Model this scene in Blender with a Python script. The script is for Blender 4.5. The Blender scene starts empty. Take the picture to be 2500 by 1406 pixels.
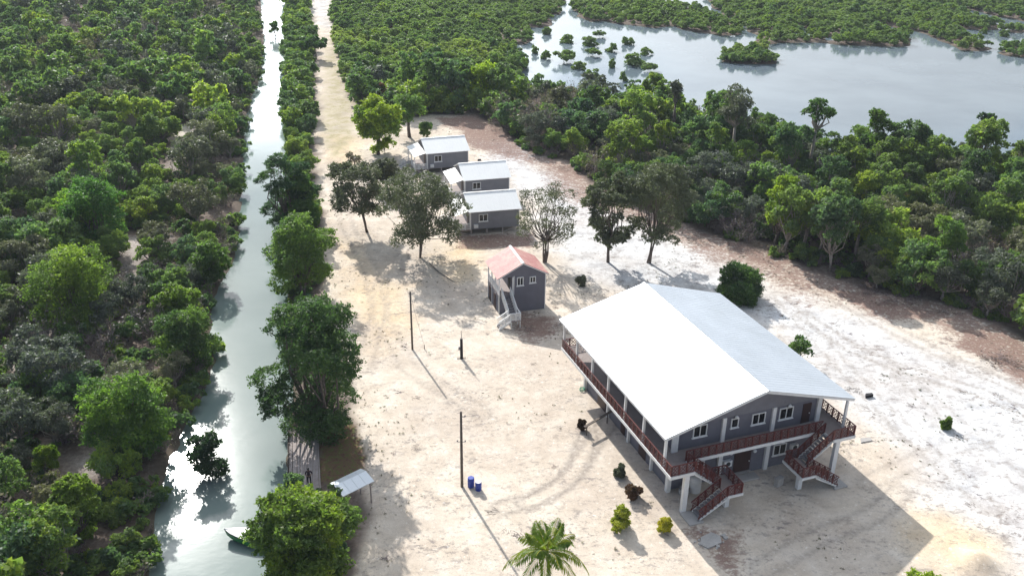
import bpy, math, random
import numpy as np
PI = math.pi
SC = bpy.context.scene
COL = SC.collection

# ------------------------------------------------------------------ camera, sky, sun, exposure
CAM_H = 50.0; FOC = 2249.1; PITCH = 0.4454; ROLL = -0.013          # photo is 2500 x 1406
_c, _s = math.cos(PITCH), math.sin(PITCH)
_R = np.array([[1, 0, 0], [0, -_s, -_c], [0, _c, -_s]])
_cr, _sr = math.cos(ROLL), math.sin(ROLL)
_R = np.array([[_cr, _sr, 0], [-_sr, _cr, 0], [0, 0, 1]]) @ _R      # rows: right, down, forward
cd = bpy.data.cameras.new('camera'); cam = bpy.data.objects.new('camera', cd); COL.objects.link(cam)
import mathutils
cam.matrix_world = mathutils.Matrix(((_R[0][0], -_R[1][0], -_R[2][0], 0), (_R[0][1], -_R[1][1], -_R[2][1], 0),
                                     (_R[0][2], -_R[1][2], -_R[2][2], CAM_H), (0, 0, 0, 1)))
cd.sensor_width = 36; cd.lens = 36 * FOC / 2500; cd.clip_end = 6000; cd.clip_start = 0.5
SC.camera = cam

SUN_EL, SUN_AZ = math.radians(33.0), math.radians(114.2)            # azimuth counted from +X towards +Y
w = bpy.data.worlds.new('World'); SC.world = w; w.use_nodes = True
nt = w.node_tree; nt.nodes.clear(); N = nt.nodes.new; Lk = nt.links.new
out = N('ShaderNodeOutputWorld'); bg = N('ShaderNodeBackground'); bg.inputs[1].default_value = 0.10
sky = N('ShaderNodeTexSky'); sky.sky_type = 'NISHITA'; sky.sun_disc = False
sky.sun_elevation = SUN_EL; sky.sun_rotation = PI / 2 - SUN_AZ; sky.dust_density = 0.8; sky.ozone_density = 1.6; sky.altitude = 0
tc = N('ShaderNodeTexCoord'); sep = N('ShaderNodeSeparateXYZ'); Lk(tc.outputs['Generated'], sep.inputs[0])
def wm(op, a, b=None, clamp=False):
    n = N('ShaderNodeMath'); n.operation = op; n.use_clamp = clamp
    for i, x in enumerate((a, b)):
        if x is None: continue
        if isinstance(x, (int, float)): n.inputs[i].default_value = x
        else: Lk(x, n.inputs[i])
    return n.outputs[0]
zz = wm('ADD', wm('MAXIMUM', sep.outputs[2], 0.0), 0.16)
comb = N('ShaderNodeCombineXYZ'); Lk(wm('DIVIDE', sep.outputs[0], zz), comb.inputs[0]); Lk(wm('DIVIDE', sep.outputs[1], zz), comb.inputs[1])
comb.inputs[2].default_value = 11.4
cn = N('ShaderNodeTexNoise'); Lk(comb.outputs[0], cn.inputs['Vector']); cn.inputs['Scale'].default_value = 0.75; cn.inputs['Detail'].default_value = 7; cn.inputs['Roughness'].default_value = 0.55
mr = N('ShaderNodeMapRange'); Lk(cn.outputs[0], mr.inputs[0]); mr.inputs[1].default_value = 0.48; mr.inputs[2].default_value = 0.64; mr.inputs[3].default_value = 0.0; mr.inputs[4].default_value = 0.95
# forward scattering: clouds near the sun are far brighter than the others
dv = N('ShaderNodeVectorMath'); dv.operation = 'DOT_PRODUCT'; Lk(tc.outputs['Generated'], dv.inputs[0])
dv.inputs[1].default_value = (math.cos(SUN_EL) * math.cos(SUN_AZ), math.cos(SUN_EL) * math.sin(SUN_AZ), math.sin(SUN_EL))
cs_ = wm('MAXIMUM', dv.outputs['Value'], 0.0)
cb = wm('ADD', wm('ADD', wm('MULTIPLY', wm('POWER', cs_, 7.0), 34.0), wm('ADD', wm('MULTIPLY', wm('POWER', cs_, 24.0), 100.0), wm('MULTIPLY', wm('POWER', cs_, 90.0), 190.0))), 5.5)
# cumulus bank low over the horizon, ragged on top
bn = N('ShaderNodeTexNoise'); Lk(tc.outputs['Generated'], bn.inputs['Vector']); bn.inputs['Scale'].default_value = 4.0; bn.inputs['Detail'].default_value = 6; bn.inputs['Roughness'].default_value = 0.5
bank = N('ShaderNodeMapRange'); Lk(wm('ADD', sep.outputs[2], wm('MULTIPLY', bn.outputs[0], -0.30)), bank.inputs[0])
for i_, q_ in enumerate((0.105, 0.075, 0.0, 1.0)): bank.inputs[i_ + 1].default_value = q_
mix = N('ShaderNodeMix'); mix.data_type = 'RGBA'; Lk(wm('MAXIMUM', mr.outputs[0], bank.outputs[0], True), mix.inputs[0]); Lk(sky.outputs[0], mix.inputs[6])
cc = N('ShaderNodeMix'); cc.data_type = 'RGBA'; cc.blend_type = 'MULTIPLY'; cc.inputs[0].default_value = 1.0
cc.inputs[6].default_value = (0.93, 0.97, 1.0, 1); Lk(cb, cc.inputs[7]); Lk(cc.outputs[2], mix.inputs[7])
Lk(mix.outputs[2], bg.inputs[0]); Lk(bg.outputs[0], out.inputs[0])

sl = bpy.data.lights.new('sun', 'SUN'); sl.energy = 4.4; sl.angle = math.radians(0.6); sl.color = (1.0, 0.965, 0.91)
sun = bpy.data.objects.new('sun', sl); COL.objects.link(sun)
sun.rotation_euler = (PI / 2 - SUN_EL, 0, SUN_AZ + PI / 2)
SC.view_settings.view_transform = 'Standard'; SC.view_settings.look = 'None'
SC.view_settings.exposure = 0.60; SC.view_settings.gamma = 1.0; SC.view_settings.use_curve_mapping = False
SC.cycles.max_bounces = 6; SC.cycles.diffuse_bounces = 3; SC.cycles.glossy_bounces = 3; SC.cycles.transmission_bounces = 4
SC.cycles.use_denoising = True; SC.cycles.sample_clamp_indirect = 6.0

# ------------------------------------------------------------------ photo pixel -> place on the ground
def at(px, py, z=0.0):
    d = np.array([(px - 1250) / FOC, (py - 703) / FOC, 1.0]) @ _R
    t = (z - CAM_H) / d[2]
    return np.array([d[0] * t, d[1] * t, z])
def proj(P):
    q = (np.asarray(P, float) - np.array([0, 0, CAM_H])) @ _R.T
    return np.stack([1250 + FOC * q[..., 0] / q[..., 2], 703 + FOC * q[..., 1] / q[..., 2], q[..., 2]], -1)
def height_at(g, ty):
    lo, hi = 0.0, 30.0
    for _ in range(40):
        m = (lo + hi) / 2
        if proj(np.array([g[0], g[1], m]))[1] > ty: lo = m
        else: hi = m
    return lo
def poly(pts): return np.array([at(*p)[:2] for p in pts])
def inside(P, X, Y):
    X = np.asarray(X); Y = np.asarray(Y); r = np.zeros(X.shape, bool); n = len(P)
    for i in range(n):
        x1, y1 = P[i]; x2, y2 = P[(i + 1) % n]
        if y1 == y2: continue
        r ^= ((Y < y1) != (Y < y2)) & (X < (x2 - x1) * (Y - y1) / (y2 - y1) + x1)
    return r
def dist_line(P, X, Y, closed=False):
    d = np.full(np.shape(X), 1e9); n = len(P)
    for i in range(n if closed else n - 1):
        a = P[i]; b = P[(i + 1) % n]; v = b - a; L2 = max(v @ v, 1e-9)
        t = np.clip(((X - a[0]) * v[0] + (Y - a[1]) * v[1]) / L2, 0, 1)
        d = np.minimum(d, np.hypot(X - a[0] - t * v[0], Y - a[1] - t * v[1]))
    return d
def sdist(P, X, Y):                                                 # > 0 inside
    d = dist_line(P, X, Y, True); return np.where(inside(P, X, Y), d, -d)
_rs = np.random.RandomState(5); _tab = _rs.rand(256, 256)
def vnoise(X, Y, s):
    x = np.asarray(X) / s; y = np.asarray(Y) / s; xi = np.floor(x).astype(int); yi = np.floor(y).astype(int)
    fx = x - xi; fy = y - yi; fx = fx * fx * (3 - 2 * fx); fy = fy * fy * (3 - 2 * fy)
    g = lambda a, b: _tab[a % 256, b % 256]
    return (g(xi, yi) * (1 - fx) + g(xi + 1, yi) * fx) * (1 - fy) + (g(xi, yi + 1) * (1 - fx) + g(xi + 1, yi + 1) * fx) * fy
def fbm(X, Y, s, o=4):
    r = 0; a = 0.5; t = 0
    for k in range(o): r = r + a * vnoise(np.asarray(X) + 37 * k, np.asarray(Y) - 91 * k, s / 2 ** k); t += a; a *= 0.55
    return r / t

# ------------------------------------------------------------------ object helpers
def tag(o, label=None, cat=None, group=None, kind=None):
    if label: o['label'] = label
    if cat: o['category'] = cat
    if group: o['group'] = group
    if kind: o['kind'] = kind
    return o
def link(name, me, parent=None, loc=None, rot=None, scale=None):
    o = bpy.data.objects.new(name, me); COL.objects.link(o)
    if parent: o.parent = parent
    if loc is not None: o.location = [float(v) for v in loc]
    if rot is not None: o.rotation_euler = rot
    if scale is not None: o.scale = (scale,) * 3 if isinstance(scale, (int, float)) else scale
    return o
def thing(name, label, cat, loc, rz=0.0, group=None):
    o = link(name, None, loc=loc, rot=(0, 0, rz)); o.empty_display_size = 0.3
    return tag(o, label, cat, group)

class MB:
    """collects shapes, builds ONE mesh"""
    def __init__(s): s.v = []; s.f = []
    def add(s, v, f):
        k = len(s.v); s.v += [tuple(map(float, p)) for p in v]; s.f += [tuple(i + k for i in q) for q in f]; return s
    def box(s, x0, x1, y0, y1, z0, z1):
        v = [(x, y, z) for z in (z0, z1) for y in (y0, y1) for x in (x0, x1)]
        return s.add(v, [(0, 2, 3, 1), (4, 5, 7, 6), (0, 1, 5, 4), (2, 6, 7, 3), (0, 4, 6, 2), (1, 3, 7, 5)])
    def bar(s, p, q, w, h, up=(0, 0, 1)):
        p = np.array(p, float); q = np.array(q, float); d = q - p; d /= np.linalg.norm(d)
        u = np.array(up, float); a = np.cross(d, u)
        if np.linalg.norm(a) < 1e-4: a = np.cross(d, (0, 1, 0))
        a /= np.linalg.norm(a); b = np.cross(a, d)
        v = [e + a * i * w / 2 + b * j * h / 2 for e in (p, q) for i, j in ((-1, -1), (1, -1), (1, 1), (-1, 1))]
        return s.add(v, [(3, 2, 1, 0), (4, 5, 6, 7), (0, 1, 5, 4), (1, 2, 6, 5), (2, 3, 7, 6), (3, 0, 4, 7)])
    def tube(s, pts, rad, n=6, cap=True):
        pts = [np.array(p, float) for p in pts]; V = []; F = []
        for i, p in enumerate(pts):
            d = pts[min(i + 1, len(pts) - 1)] - pts[max(i - 1, 0)]; d /= (np.linalg.norm(d) + 1e-9)
            a = np.cross(d, (0.13, 0.97, 0.2)); a /= np.linalg.norm(a); b = np.cross(d, a)
            r = rad[i] if hasattr(rad, '__len__') else rad
            for k in range(n): t = 2 * PI * k / n; V.append(p + (a * math.cos(t) + b * math.sin(t)) * r)
        for i in range(len(pts) - 1):
            for k in range(n): F.append((i * n + k, i * n + (k + 1) % n, (i + 1) * n + (k + 1) % n, (i + 1) * n + k))
        if cap: F.append(tuple(range(n))[::-1]); F.append(tuple(range((len(pts) - 1) * n, len(pts) * n)))
        return s.add(V, F)
    def lathe(s, prof, n=20, c=(0, 0, 0)):
        V = []; F = []
        for r, z in prof:
            for k in range(n): t = 2 * PI * k / n; V.append((c[0] + r * math.cos(t), c[1] + r * math.sin(t), c[2] + z))
        for i in range(len(prof) - 1):
            for k in range(n): F.append((i * n + k, i * n + (k + 1) % n, (i + 1) * n + (k + 1) % n, (i + 1) * n + k))
        F.append(tuple(range(n))[::-1]); F.append(tuple(range((len(prof) - 1) * n, len(prof) * n)))
        return s.add(V, F)
    def prism(s, pts, y0, y1):                                      # outline in x,z swept along y
        n = len(pts); V = [(x, y, z) for y in (y0, y1) for x, z in pts]
        return s.add(V, [tuple(range(n)), tuple(range(2 * n - 1, n - 1, -1))] + [(i, i + n, (i + 1) % n + n, (i + 1) % n) for i in range(n)])
    def slab(s, pts, z0, z1):                                       # outline in x,y
        n = len(pts); V = [(x, y, z) for z in (z0, z1) for x, y in pts]
        return s.add(V, [tuple(range(n))[::-1], tuple(range(n, 2 * n))] + [(i, (i + 1) % n, (i + 1) % n + n, i + n) for i in range(n)])
    def mesh(s, name, m, smooth=False, bevel=0):
        me = bpy.data.meshes.new(name); me.from_pydata(s.v, [], s.f); me.update()
        import bmesh
        bm = bmesh.new(); bm.from_mesh(me); bmesh.ops.recalc_face_normals(bm, faces=bm.faces)
        if bevel: bmesh.ops.bevel(bm, geom=bm.edges[:], offset=bevel, segments=1, affect='EDGES')
        bm.to_mesh(me); bm.free()
        if m: me.materials.append(m)
        if smooth:
            for p in me.polygons: p.use_smooth = True
        return me
    def build(s, name, m, parent=None, smooth=False, bevel=0, **k): return link(name, s.mesh(name, m, smooth, bevel), parent, **k)
def raw_mesh(name, V, F4, m, smooth=False, col=None):
    """V (n,3) array, F4 (k,4) int array"""
    me = bpy.data.meshes.new(name); V = np.asarray(V, np.float32); F4 = np.asarray(F4, np.int32); k = len(F4)
    me.vertices.add(len(V)); me.vertices.foreach_set('co', V.ravel())
    me.loops.add(k * 4); me.loops.foreach_set('vertex_index', F4.ravel())
    me.polygons.add(k); me.polygons.foreach_set('loop_start', np.arange(0, 4 * k, 4, dtype=np.int32))
    me.polygons.foreach_set('loop_total', np.full(k, 4, np.int32))
    if smooth: me.polygons.foreach_set('use_smooth', np.ones(k, bool))
    me.update(calc_edges=True)
    if col is not None:
        a = me.attributes.new('tint', 'FLOAT', 'POINT'); a.data.foreach_set('value', np.asarray(col, np.float32))
    me.materials.append(m); return me

# ------------------------------------------------------------------ materials
class Mat:
    def __init__(s, name):
        s.m = bpy.data.materials.new(name); s.m.use_nodes = True; s.t = s.m.node_tree; s.t.nodes.clear()
        s.o = s.n('ShaderNodeOutputMaterial'); s.p = s.n('ShaderNodeBsdfPrincipled'); s.l(s.p.outputs[0], s.o.inputs[0])
    def n(s, t, **k):
        x = s.t.nodes.new(t)
        for a, b in k.items(): setattr(x, a, b)
        return x
    def l(s, a, b): s.t.links.new(a, b)
    def tex(s, coord='Object'): return s.n('ShaderNodeTexCoord').outputs[coord]
    def noise(s, scale, detail=4, rough=0.55, vec=None, out=0):
        x = s.n('ShaderNodeTexNoise'); x.inputs['Scale'].default_value = scale; x.inputs['Detail'].default_value = detail; x.inputs['Roughness'].default_value = rough
        s.l(vec if vec is not None else s.pos(), x.inputs['Vector']); return x.outputs[out]
    def pos(s): return s.n('ShaderNodeNewGeometry').outputs['Position']
    def ramp(s, fac, stops):
        x = s.n('ShaderNodeValToRGB'); e = x.color_ramp.elements
        while len(e) > len(stops): e.remove(e[-1])
        while len(e) < len(stops): e.new(0.5)
        for q, (p, c) in zip(e, stops): q.position = p; q.color = (*c, 1) if len(c) == 3 else c
        s.l(fac, x.inputs[0]); return x.outputs[0]
    def mr(s, v, a, b, c=0.0, d=1.0, smooth=False):
        x = s.n('ShaderNodeMapRange'); x.interpolation_type = 'SMOOTHSTEP' if smooth else 'LINEAR'
        s.l(v, x.inputs[0])
        for i, q in enumerate((a, b, c, d)): x.inputs[i + 1].default_value = q
        return x.outputs[0]
    def math(s, op, a, b=None, clamp=False):
        x = s.n('ShaderNodeMath', operation=op, use_clamp=clamp)
        for i, q in enumerate((a, b)):
            if q is None: continue
            if isinstance(q, (int, float)): x.inputs[i].default_value = q
            else: s.l(q, x.inputs[i])
        return x.outputs[0]
    def mix(s, f, a, b, blend='MIX'):
        x = s.n('ShaderNodeMix', data_type='RGBA', blend_type=blend)
        for i, q in ((0, f), (6, a), (7, b)):
            if isinstance(q, (int, float)): x.inputs[i].default_value = q
            elif isinstance(q, tuple): x.inputs[i].default_value = (*q, 1)
            else: s.l(q, x.inputs[i])
        return x.outputs[2]
    def bump(s, h, strength=0.3, dist=0.05):
        x = s.n('ShaderNodeBump'); x.inputs['Strength'].default_value = strength; x.inputs['Distance'].default_value = dist
        s.l(h, x.inputs['Height']); s.l(x.outputs[0], s.p.inputs['Normal']); return x
    def set(s, col=None, rough=0.7, metal=0.0, spec=None, ior=None):
        if col is not None:
            if isinstance(col, tuple): s.p.inputs['Base Color'].default_value = (*col, 1)
            else: s.l(col, s.p.inputs['Base Color'])
        if isinstance(rough, (int, float)): s.p.inputs['Roughness'].default_value = rough
        else: s.l(rough, s.p.inputs['Roughness'])
        s.p.inputs['Metallic'].default_value = metal
        if spec is not None: s.p.inputs['Specular IOR Level'].default_value = spec
        if ior is not None: s.p.inputs['IOR'].default_value = ior
        return s
def simple(name, col, rough=0.7, metal=0.0, var=0.25, scale=1.2, spec=None, coord='Object'):
    M = Mat(name); v = M.tex(coord); n = M.noise(scale, 5, 0.6, v); n2 = M.noise(scale * 9, 3, 0.6, v)
    f = M.math('ADD', M.math('MULTIPLY', n, 0.65), M.math('MULTIPLY', n2, 0.35))
    lo = tuple(c * (1 - var) for c in col); hi = tuple(min(1, c * (1 + var)) for c in col)
    M.set(M.ramp(f, [(0.3, lo), (0.7, hi)]), rough, metal, spec); return M.m

def leaf_mat(name, stops, transl=0.45, rough=0.5, spec=0.25):
    M = Mat(name); oi = M.n('ShaderNodeObjectInfo'); at_ = M.n('ShaderNodeAttribute', attribute_name='tint')
    r = M.math('ADD', M.math('MULTIPLY', oi.outputs['Random'], 0.5), M.math('MULTIPLY', at_.outputs['Fac'], 0.5))
    c = M.ramp(r, stops); c = M.mix(1.0, c, oi.outputs['Color'], 'MULTIPLY')
    M.set(c, rough, 0, spec)
    tr = M.n('ShaderNodeBsdfTranslucent'); c2 = M.mix(1.0, c, (1.25, 1.5, 0.75), 'MULTIPLY'); M.l(c2, tr.inputs[0])
    ms = M.n('ShaderNodeMixShader'); ms.inputs[0].default_value = transl; M.l(M.p.outputs[0], ms.inputs[1]); M.l(tr.outputs[0], ms.inputs[2]); M.l(ms.outputs[0], M.o.inputs[0])
    return M.m
LEAF = leaf_mat('leaf_green', [(0.0, (0.070, 0.115, 0.072)), (0.28, (0.098, 0.158, 0.078)), (0.52, (0.14, 0.205, 0.074)), (0.78, (0.21, 0.28, 0.062)), (1.0, (0.31, 0.35, 0.05))], 0.52)
LEAF_OLIVE = leaf_mat('leaf_olive_grey', [(0.0, (0.10, 0.11, 0.08)), (0.5, (0.14, 0.15, 0.105)), (1.0, (0.19, 0.195, 0.13))], 0.3)
LEAF_MANG = leaf_mat('leaf_mangrove', [(0.0, (0.135, 0.195, 0.075)), (0.5, (0.19, 0.265, 0.085)), (1.0, (0.26, 0.33, 0.09))], 0.35)
LEAF_DRY = leaf_mat('leaf_dry', [(0.0, (0.15, 0.115, 0.11)), (0.5, (0.19, 0.16, 0.135)), (1.0, (0.17, 0.175, 0.11))], 0.25)
LEAF_PALM = leaf_mat('leaf_palm', [(0.0, (0.07, 0.13, 0.02)), (0.5, (0.14, 0.21, 0.02)), (1.0, (0.34, 0.32, 0.03))], 0.45)
LEAF_YEL = leaf_mat('leaf_yellow', [(0.0, (0.36, 0.34, 0.03)), (0.5, (0.52, 0.46, 0.04)), (1.0, (0.6, 0.42, 0.04))], 0.35)
LEAF_RED = leaf_mat('leaf_brown_red', [(0.0, (0.06, 0.05, 0.025)), (0.5, (0.14, 0.07, 0.04)), (1.0, (0.26, 0.12, 0.07))], 0.25)
BARK = simple('bark', (0.13, 0.105, 0.09), 0.9, var=0.5, scale=3)
BARK_PALE = simple('bark_pale', (0.30, 0.26, 0.22), 0.9, var=0.4, scale=3)
TWIG = simple('dry_twig', (0.25, 0.20, 0.20), 0.9, var=0.4, scale=2)
# ------------------------------------------------------------------ zones of the place (outlines measured on the ground)
c0, c1 = at(693, 0)[:2], at(703, 1300)[:2]                          # right bank of the canal, a straight cut
cdir = (c0 - c1) / np.linalg.norm(c0 - c1); cnor = np.array([-cdir[1], cdir[0]])   # cnor points left, across the water
CAN_R = [c1 + cdir * t for t in (-60, 0, 100, 200, 300, 420)]
lb = poly([(362, 1420), (376, 1290), (398, 1180), (455, 1050), (505, 960), (525, 880), (522, 800), (520, 730), (560, 660), (580, 600), (590, 520), (596, 420), (603, 320), (612, 250), (640, 180), (648, 100), (640, 0)])
CAN_L = np.vstack([lb[0] + (0.5, -60), lb, lb[-1] + cdir * 80])
CANAL = np.vstack([np.array(CAN_R), CAN_L[::-1]])
def along(p): d = np.asarray(p)[..., :2] - c1; return d @ cdir, d @ cnor       # metres along the bank, metres left of it

LAG = poly([(1290, 66), (1345, 60), (1352, 48), (1330, 40), (1350, 32), (1372, 38), (1375, 15), (1385, -30), (3300, -60), (3400, 600), (2900, 470), (2500, 398), (2300, 378), (2100, 372), (2000, 362), (1900, 332), (1800, 300), (1700, 268), (1600, 250), (1500, 238),
            (1400, 228), (1320, 218), (1250, 186), (1292, 152), (1285, 140), (1260, 120), (1230, 100), (1270, 105), (1300, 98), (1300, 85)])
LAND = [poly(q) for q in (
    [(1385, -40), (1395, 20), (1404, 38), (1440, 51), (1475, 49), (1520, 57), (1600, 67), (1640, 63), (1690, 77), (1770, 85), (1808, 82), (1805, 66), (1790, 55), (1752, 38), (1700, 20), (1650, 14), (1600, 4), (1585, -40)],
    [(1715, -40), (1725, 0), (1745, 18), (1768, 30), (1776, 44), (1815, 58), (1832, 75), (1870, 88), (1850, 100), (1846, 116), (1800, 121), (1757, 138), (1750, 148), (1830, 158), (1905, 154), (1908, 147), (1885, 126), (1872, 117), (1880, 107), (1900, 103),
     (2010, 102), (2100, 109), (2200, 113), (2225, 109), (2228, 95), (2215, 82), (2150, 72), (2155, 60), (2230, 70), (2290, 95), (2350, 120), (2408, 125), (2425, 118), (2385, 100), (2345, 88), (2335, 75), (2345, 68), (2400, 72), (2440, 69), (2430, 56), (2380, 45), (2350, 26), (2360, 20), (2420, 36), (2500, 50), (2700, 62), (2900, 60), (3100, -40)],
    [(2430, 126), (2450, 112), (2500, 109), (2620, 115), (2640, 140), (2500, 138), (2440, 134)],
    [(2440, 75), (2500, 63), (2560, 70), (2500, 78)])]
POND = [poly([(1925, 82), (1960, 66), (1992, 74), (1975, 84)]), poly([(2012, 92), (2050, 86), (2060, 96), (2015, 98)])]
def water_sd(X, Y):
    a = sdist(LAG, X, Y)
    for q in LAND: a = np.minimum(a, -sdist(q, X, Y))
    for q in POND: a = np.maximum(a, sdist(q, X, Y))
    return a + (fbm(X, Y, 9) - 0.5) * 5
ROAD_L = poly([(752, -30), (760, 40), (774, 100), (772, 180), (775, 260), (768, 340), (770, 420), (785, 520), (792, 620), (800, 720), (830, 800), (850, 900), (862, 1000), (875, 1060), (890, 1110), (885, 1200), (880, 1300), (870, 1420), (860, 1700)])
CLEAR = np.vstack([ROAD_L[::-1], poly([(812, -30), (815, 60), (822, 110), (835, 180), (850, 235), (890, 268), (985, 292), (1050, 280), (1165, 280), (1235, 325), (1290, 375), (1400, 405), (1432, 450), (1500, 480), (1590, 515), (1700, 560), (1800, 595), (1880, 622), (1990, 668), (2150, 715), (2300, 745), (2420, 790), (2520, 830), (2900, 960), (3600, 1300), (3600, 1900), (1250, 1900)])])
FOREST_EDGE = poly([(1165, 280), (1235, 325), (1290, 375), (1400, 405), (1432, 450), (1500, 480), (1590, 515), (1700, 560), (1800, 595), (1880, 622), (1990, 668), (2150, 715), (2300, 745), (2420, 790), (2520, 830), (2900, 960)])
LITTER_SHADE = [poly(q) for q in (
    [(1690, 555), (1840, 610), (1930, 640), (2050, 690), (2200, 740), (2330, 760), (2330, 800), (2240, 790), (2120, 760), (2010, 720), (1900, 665), (1790, 610), (1690, 575)],
    [(1040, 285), (1170, 280), (1260, 330), (1300, 385), (1230, 395), (1160, 360), (1060, 300)],
    [(1290, 385), (1430, 410), (1500, 470), (1420, 450), (1330, 410)],
    [(2280, 760), (2500, 830), (2620, 980), (2500, 960), (2440, 900), (2330, 850)],
    [(1120, 575), (1300, 570), (1330, 610), (1210, 605), (1130, 605)],  # dark red ground that also paints in the nearest cottage's cast shadow
    [(1240, 755), (1370, 770), (1370, 825), (1300, 825), (1240, 800)],
    [(1700, 1290), (1800, 1310), (1840, 1420), (1760, 1430)], [(2190, 1270), (2260, 1310), (2280, 1370), (2230, 1340)])]
GRASSY = [poly(q) for q in ([(790, 115), (832, 115), (842, 180), (868, 262), (862, 350), (812, 385), (790, 300), (795, 200)], [(812, 78), (832, 80), (838, 112), (806, 112)])]
PLOT = poly([(775, 1045), (860, 1035), (885, 1080), (893, 1120), (888, 1180), (840, 1180), (780, 1175)])
YELLOW = [poly(q) for q in ([(820, 590), (900, 620), (990, 700), (1000, 800), (960, 860), (880, 860), (850, 740)], [(1060, 590), (1190, 590), (1190, 650), (1120, 690), (1060, 640)], [(2230, 1250), (2330, 1270), (2420, 1310), (2480, 1420), (2290, 1430), (2250, 1340)], [(790, 330), (900, 330), (860, 420), (790, 400)])]
WHITE = [poly(q) for q in ([(1300, 440), (1480, 500), (1720, 600), (1900, 700), (2060, 760), (2500, 900), (3200, 1200), (3200, 1500), (2500, 1440), (2100, 1050), (1760, 720), (1400, 690), (1330, 600), (1290, 520)], [(1250, 330), (1420, 470), (1250, 500), (1150, 350)], [(745, -10), (810, -10), (818, 80), (770, 60)])]
BARE = [poly(q) for q in ([(425, 310), (480, 300), (485, 340), (440, 400), (425, 430), (405, 440), (420, 370)], [(300, 585), (400, 560), (425, 590), (350, 640), (335, 710), (310, 700), (310, 640)], [(150, 1110), (240, 1095), (270, 1150), (220, 1180), (170, 1170)],
                          [(330, 240), (480, 235), (500, 252), (340, 262)], [(250, 590), (310, 575), (330, 600), (260, 612)], [(90, 800), (130, 800), (120, 830), (85, 830)], [(0, 860), (60, 870), (60, 905), (0, 900)])]
PATH = poly([(425, 310), (480, 300), (485, 340), (440, 400), (425, 430), (405, 440), (420, 370)])

fine = lambda a, b, s: np.arange(a, b, s)
xs = np.unique(np.round(np.concatenate([-np.geomspace(3500, 265, 14), fine(-260, -30, 1.5), fine(-30, 64, 0.42), fine(64, 260, 1.5), np.geomspace(265, 3500, 14)]), 3))
ys = np.unique(np.round(np.concatenate([-np.geomspace(3000, 40, 12), fine(-30, 44, 3.0), fine(44, 135, 0.42), fine(135, 430, 1.3), np.geomspace(435, 4000, 16)]), 3))
GX, GY = np.meshgrid(xs, ys)
near = (np.abs(GX) < 262) & (GY > -40) & (GY < 432)
def on(fn, default=-60.0):
    r = np.full(GX.shape, default); r[near] = fn(GX[near], GY[near]); return r
can = on(lambda x, y: sdist(CANAL, x, y) + (fbm(x, y, 4) - 0.5) * 1.2)
lag = on(water_sd)
wat = np.maximum(can, lag)
sm = lambda t: np.clip(t, 0, 1) ** 2 * (3 - 2 * np.clip(t, 0, 1))
GZ = (fbm(GX, GY, 3.0) - 0.5) * 0.10 + (fbm(GX + 50, GY, 14) - 0.5) * 0.2
GZ += -0.9 * sm((can + 1.1) / 1.7) - 1.6 * sm(can / 3.0)
GZ += -0.5 * sm((lag + 2.5) / 3.0) - 1.4 * sm(lag / 6.0)
clr = on(lambda x, y: sdist(CLEAR, x, y) + (fbm(x, y, 5) - 0.5) * 3.0)
edge = on(lambda x, y: dist_line(FOREST_EDGE, x, y), 60)
lit = on(lambda x, y: np.max([sdist(q, x, y) for q in LITTER_SHADE], 0) + (fbm(x + 9, y, 6) - 0.5) * 6.0)
GZ += np.where(clr > -2, 0.28 * sm((2.6 - edge) / 2.6) * fbm(GX, GY + 31, 2.2), 0)          # pushed-up debris along the forest edge
mound = at(2385, 1372); GZ += 0.75 * np.exp(-((GX - mound[0]) ** 2 + (GY - mound[1]) ** 2) / 1.4) * (0.7 + 0.6 * fbm(GX, GY, 0.9))
BX, BY, BYAW = 12.6087, 62.1931, 0.35523                             # the two-storey house
bu = (GX - BX) * math.cos(BYAW) + (GY - BY) * math.sin(BYAW); bv = -(GX - BX) * math.sin(BYAW) + (GY - BY) * math.cos(BYAW)
flat = sm((np.minimum(np.minimum(bu + 4, 22 - bu), np.minimum(bv + 7, 24 - bv))) / 3)
GZ = GZ * (1 - 0.85 * flat)
GZ[~near] = np.where(GY[~near] > -45, -0.02, -0.02)
me = raw_mesh('ground', np.stack([GX, GY, GZ], -1).reshape(-1, 3),
              (lambda i: np.stack([i, i + 1, i + 1 + len(xs), i + len(xs)], -1).reshape(-1, 4))((np.arange(len(ys) - 1)[:, None] * len(xs) + np.arange(len(xs) - 1)[None, :])), BARK, True)
me.materials.clear()
def attr4(name, a, b, c, d):
    A = me.attributes.new(name, 'FLOAT_COLOR', 'POINT'); A.data.foreach_set('color', np.stack([np.clip(q, 0, 1) for q in (a, b, c, d)], -1).astype(np.float32).ravel())
lit_w = np.maximum(sm((lit + 1.5) / 3.0), sm((11 + 9 * (fbm(GX, GY, 9) - 0.5) - edge) / 9.0) * 0.85)
mx = lambda L_, s, o: on(lambda x, y: np.max([sdist(q, x, y) for q in L_], 0) + (fbm(x + o, y - o, s) - 0.5) * s)
attr4('zone_a', sm((clr + 0.8) / 1.6), lit_w, sm((mx(GRASSY, 4, 3) + 1) / 2.0), sm((mx(YELLOW, 6, 17) + 2) / 5.0))
tracks = np.zeros(GX.shape)
def track(pts, gap=1.7, wd=0.28, s=1.0):
    global tracks
    P = poly(pts); m = near & (GX > P[:, 0].min() - 4) & (GX < P[:, 0].max() + 4) & (GY > P[:, 1].min() - 4) & (GY < P[:, 1].max() + 4)
    d = dist_line(P, GX[m], GY[m]); tracks[m] = np.maximum(tracks[m], s * np.exp(-((d - gap / 2) / wd) ** 2))
track([(1500, 1010), (1450, 1080), (1400, 1160), (1330, 1215), (1230, 1240)], s=.9); track([(1440, 1060), (1415, 1130), (1380, 1180), (1290, 1230)])
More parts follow.
